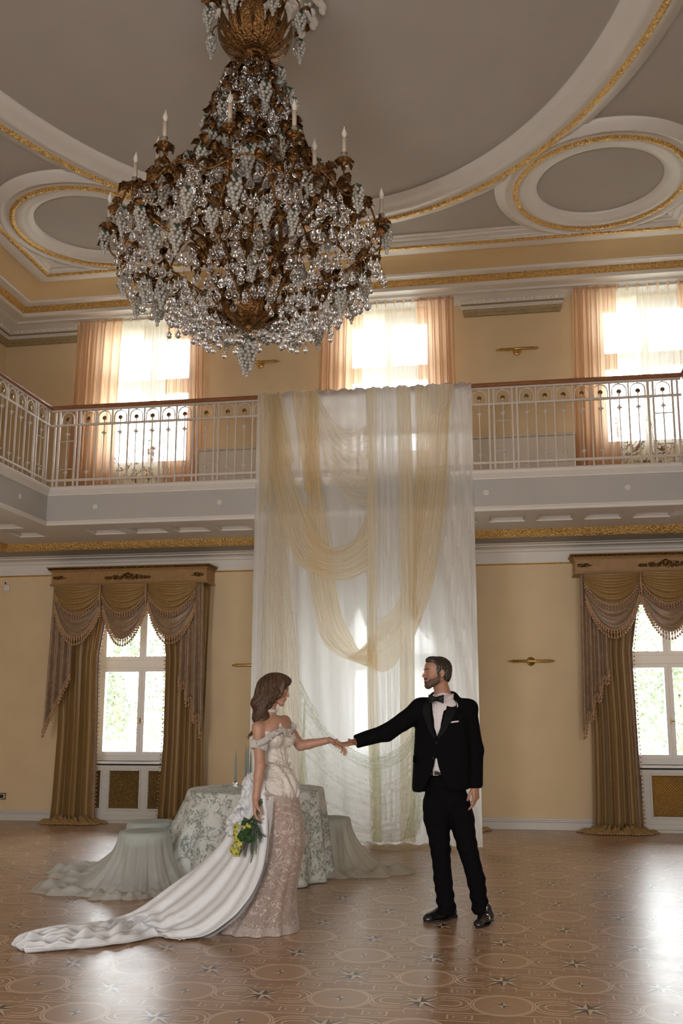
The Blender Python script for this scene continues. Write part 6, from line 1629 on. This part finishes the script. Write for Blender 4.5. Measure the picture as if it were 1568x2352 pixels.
# back side of the train so that it has body on the floor
P2 = P.copy(); P2[..., 1] += .05+.10*np.sin(pi*np.linspace(0, 1, P.shape[1]))[None, :]; P2[..., 2] = np.maximum(.006, P2[..., 2]-.03); bpart(MB().grid(P2).build('train_underside', M['satin'], None, True), to)
# puffs of fabric where the train leaves the waist
for (x, y, Y, rx, rz) in ((577, 1800, 6.44, .060, .075), (572, 1842, 6.42, .070, .06), (552, 1878, 6.40, .085, .06), (545, 1905, 6.38, .08, .06)):
    f_ = Field(); c = A3(x, y, Y); f_.ell(c, (rx, .07, rz), 0); lo, hi = bounds([c], .12)
    def dsp(V_, c=c): r = (V_-c); l = np.linalg.norm(r, axis=1)[:, None]; r = r/l; return V_+r*(.010*np.sin(r[:, 2]*9+r[:, 0]*7+5*np.sin(r[:, 0]*4)))[:, None]
    bpart(fmesh('train_puff', [f_.mesh(lo, hi, .006)], M['satin'], disp=dsp, it=1), to)
# ribbons of lace hanging from the hip
def pxstrip(A, B, Y, n=30, m=6, amp=.008, seed=0): return px_patch(A, B, Y, n, m, 1.0, amp, seed)
bpart(MB().grid(pxstrip([(613, 1838), (612, 1880), (606, 1930), (601, 1978)], [(628, 1838), (625, 1885), (618, 1935), (613, 1982)], lambda u, v: 6.24-.03*u)).build('ribbon', M['lace_w'], None, True))
bpart(MB().grid(pxstrip([(604, 1840), (603, 1880), (604, 1925), (603, 1960)], [(615, 1838), (613, 1880), (611, 1925), (607, 1962)], lambda u, v: 6.26, seed=2)).build('ribbon', M['lace_w'], None, True))
# off-shoulder ruffles
def ruffle(c, axis, ra, rb, hgt, name, nf=22, tilt=0, arc=(0, 2*pi)):
    ax = Vector(axis).normalized(); x_ = ax.cross(Vector((0, -1, .2))).normalized(); y_ = ax.cross(x_); rows = []; n = nf*8
    for i in range(n+1):
        a = arc[0]+(arc[1]-arc[0])*i/n; row = []
        for j in range(6):
            v = j/5; f_ = 1+(.06+.10*abs(v-.35))*sin(nf*(a)+v); row.append(tuple(Vector(c)+(x_*cos(a)*ra+y_*sin(a)*rb)*f_*(1+.10*sin(pi*v)+.10*v)+ax*hgt*(v-.5)))
        rows.append(row)
    return solidify(bpart(MB().grid(np.array(rows)).build(name, M['ruffle'], None, True)), .002)
M['ruffle'] = satin_mat('ivory_lace_ruffle', (.56, .52, .48), (.64, .60, .56), .7, 120, .8)
axR = Vector(eR-sR).normalized()
ruffle(sR+(eR-sR)*.46, axR*.9+Vector((-.25, 0, 0)), .050, .050, .062, 'sleeve_ruffle'); ruffle(sL+(eL-sL)*.30, Vector(eL-sL), .046, .046, .045, 'sleeve_ruffle', 18)
def band(pts, wid, name):
    C_ = catmull(pts, 40); rows = []
    for i in range(40):
        p = Vector(C_[i]); tn = (Vector(C_[min(i+1, 39)])-Vector(C_[max(i-1, 0)])).normalized(); up = Vector((0, 0, 1)); up = (up-tn*up.dot(tn)).normalized(); nn = Vector((.45, -.9, 0))
        rows.append([tuple(p+up*wid*(v-.5)+nn*(.006*sin(i*1.9+v*2)+.008*sin(pi*v))) for v in np.linspace(0, 1, 7)])
    return solidify(bpart(MB().grid(np.array(rows)).build(name, M['ruffle'], None, True)), .002)
band([A3(590, 1709, 6.235), A3(606, 1702, 6.25), A3(620, 1692, 6.27), A3(636, 1682, 6.30)], .045, 'neckline_frill'); band([A3(636, 1682, 6.30), A3(650, 1676, 6.33), A3(660, 1684, 6.38), A3(668, 1680, 6.42), A3(674, 1672, 6.47)], .040, 'neckline_frill')
# frayed petals at bust and waist
M['petal'] = sheer('ivory_petal_organza', (.86, .82, .77), .9, .5)[0]
def petals(cs, name, sz=.024, n=9, seed=0):
    rg = np.random.default_rng(seed); m_ = MB()
    for c in cs:
        for k in range(n):
            d = Vector((rg.normal(), -abs(rg.normal())-.3, rg.normal())).normalized(); s_ = d.cross(Vector((0, 0, 1))).normalized(); L = sz*rg.uniform(.6, 1.2); p = Vector(c)
            m_.grid(np.array([[tuple(p+d*L*u+s_*L*.32*v*sin(pi*(.15+.8*u))+Vector((0, 0, .25*L*u*u))+d.cross(s_)*.1*L*v*v) for v in (-1, 0, 1)] for u in np.linspace(0, 1, 5)]))
    return tag(bpart(m_.build(name, M['petal'], None, True)), kind='stuff')
petals([A3(644, 1672, 6.30), A3(638, 1680, 6.29), A3(652, 1683, 6.32), A3(660, 1692, 6.34), A3(667, 1690, 6.38), A3(668, 1705, 6.39), A3(664, 1680, 6.38), A3(622, 1692, 6.27)], 'bust_petals', .026, 8, 1)
petals([A3(612, 1756, 6.34), A3(620, 1752, 6.33), A3(632, 1754, 6.32), A3(645, 1757, 6.32), A3(655, 1760, 6.34), A3(664, 1752, 6.38), A3(668, 1765, 6.39), A3(616, 1760, 6.33)], 'waist_petals', .028, 8, 2)
petals([A3(612, 1828, 6.28), A3(606, 1822, 6.29), A3(620, 1826, 6.27), A3(680, 1800, 6.42), A3(676, 1825, 6.42)], 'hip_petals', .034, 7, 3)
# choker and pendant
cd_ = Vector(BF(0, -.020, -.050)); cn = (Vector(nbw)-cd_); cc_ = cd_+cn*.62; chk = MB(); cxv = cn.normalized().cross(Vector((0, 1, 0))).normalized(); cyv = cn.normalized().cross(cxv)
chk.grid(np.array([[tuple(cc_+(cxv*cos(a)+cyv*sin(a))*(.0475+.0012*sin(a*60)+.002*sin(pi*v))+cn.normalized()*.024*(v-.5)) for v in np.linspace(0, 1, 5)] for a in np.linspace(0, 2*pi, 90)]))
cko = solidify(bpart(chk.build('choker', M['ruffle'], None, True)), .003); bpart(MB().lathe([(0, -.014), (.006, -.008), (.004, 0), (0, .003)], 8, tuple(cc_+Vector((.035, -.040, -.020)))).build('pendant', M['clearglass'], None, True), cko)

# ---- bouquet held upside down in her right hand
bq = empty('bouquet', tuple(A3(588, 1862, 6.22)), label='bouquet of yellow green orchids, green pompom flowers and dark ferns, held pointing down', cat='bouquet'); bqi = Matrix.Translation(-Vector(bq.location))
def qpart(o, par=None):
    o.parent = par or bq
    if par is None: o.matrix_parent_inverse = bqi
    return o
M['orchid'] = plain('yellow_green_orchid', (.42, .42, .07), .5, nscale=30, namt=.3); M['orchid_lip'] = plain('orchid_lip_red', (.25, .05, .02), .5)
M['pompom'] = plain('green_pompom_flower', (.025, .075, .018), .8, nscale=60, namt=.5, bstr=.8, bscale=120); M['fern'] = plain('dark_fern', (.012, .035, .014), .6); M['fern2'] = plain('olive_hanging_leaf', (.06, .085, .02), .6); M['darkbloom'] = plain('near_black_blossom', (.012, .010, .020), .7)
hp = Vector(wR)+Vector((.012, -.005, -.075)); rg = np.random.default_rng(12); st = MB()
for k in range(12):
    t0 = hp+Vector((rg.uniform(-.008, .018)+.02, rg.uniform(-.01, .01), .075+rg.uniform(-.012, .012))); t1 = A3(565+rg.uniform(-22, 28), 1905+rg.uniform(-8, 20), 6.20+rg.uniform(-.03, .04)); st.tube([t0, hp+Vector((rg.uniform(-.006, .006), rg.uniform(-.006, .006), 0)), tuple(t1)], .0028, 5)
qpart(st.build('stems', M['fern2'], None, True))
def orchid(c, d, sz):
    d = Vector(d).normalized(); x_ = d.cross(Vector((0, 0, 1))).normalized(); y_ = x_.cross(d); m_ = MB()
    for k in range(5):
        a = pi/2+2*pi*k/5; e = x_*cos(a)+y_*sin(a); s_ = d.cross(e); m_.grid(np.array([[tuple(Vector(c)+e*sz*u+s_*sz*.36*v*sin(pi*(.12+.80*u))+d*(.18*sz*sin(pi*u)-.25*sz*u*u-.12*sz*v*v)) for v in (-1, -.5, 0, .5, 1)] for u in np.linspace(0, 1, 7)]))
    o = solidify(qpart(m_.build('orchid', M['orchid'], None, True)), .0015); l = MB(); l.sphere(tuple(Vector(c)+d*sz*.22), sz*.20, 8, 6, (1, 1, .8)); qpart(l.build('orchid_lip', M['orchid_lip'], None, True), o)
for x, y, Y, d in ((541, 1900, 6.19, (-.5, -.8, .3)), (539, 1918, 6.18, (-.7, -.7, 0)), (545, 1933, 6.18, (-.4, -.9, -.1)), (533, 1955, 6.18, (-.6, -.75, -.3)), (543, 1960, 6.17, (.1, -.9, -.4)), (566, 1900, 6.17, (.1, -1, .2)), (553, 1944, 6.18, (0, -1, -.2)), (536, 1942, 6.2, (-.9, -.3, 0))): orchid(A3(x, y, Y), d, .036)
for x, y, Y, r_ in ((563, 1891, 6.19, .026), (558, 1920, 6.175, .036), (572, 1925, 6.18, .030), (578, 1900, 6.20, .026), (566, 1910, 6.17, .026)):
    m_ = MB(); c = A3(x, y, Y); m_.sphere(c, r_*.9, 14, 10)
    for k in range(90): d = Vector(rg.normal(size=3)).normalized(); m_.sphere(tuple(Vector(c)+d*r_), .0042, 5, 4)
    qpart(m_.build('pompom_flower', M['pompom'], None, True))
def frond(p0, p1, mt, n=16, w_=.014, name='fern_frond', droop=.0):
    C_ = catmull([p0, (Vector(p0)+Vector(p1))/2+Vector((rg.uniform(-.01, .01), -.01, droop)), p1], n); m_ = MB(); m_.tube(C_.tolist(), .0014, 4)
    for i in range(2, n):
        t_ = Vector(C_[i])-Vector(C_[i-1]); t_.normalize(); s_ = t_.cross(Vector((.2, -1, 0))).normalized(); L = w_*sin(pi*(.15+.8*i/n))
        for sg in (-1, 1): q = Vector(C_[i]); m_.add([tuple(q-t_*.003), tuple(q+s_*sg*L*.5+t_*.006), tuple(q+s_*sg*L+t_*.010), tuple(q+s_*sg*L*.5-t_*.002)], [(0, 1, 2, 3)])
    return qpart(m_.build(name, mt, None, True))
for a, b_, mt, w_ in (((565, 1925), (549, 1963), 'darkbloom', .014), ((572, 1928), (563, 1968), 'darkbloom', .015), ((582, 1926), (578, 1962), 'darkbloom', .013), ((590, 1900), (598, 1935), 'fern', .016), ((588, 1890), (601, 1925), 'fern', .014), ((586, 1905), (611, 1922), 'fern', .010), ((580, 1890), (590, 1945), 'fern', .016), ((585, 1920), (575, 1983), 'fern2', .013), ((588, 1915), (588, 1962), 'fern2', .009), ((578, 1880), (600, 1890), 'fern', .012), ((574, 1884), (560, 1878), 'fern', .010), ((580, 1895), (596, 1908), 'fern', .018), ((575, 1905), (590, 1925), 'fern', .018)):
    frond(A3(*a, 6.18+rg.uniform(-.02, .03)), A3(*b_, 6.17+rg.uniform(-.02, .03)), M[mt], w_=w_)
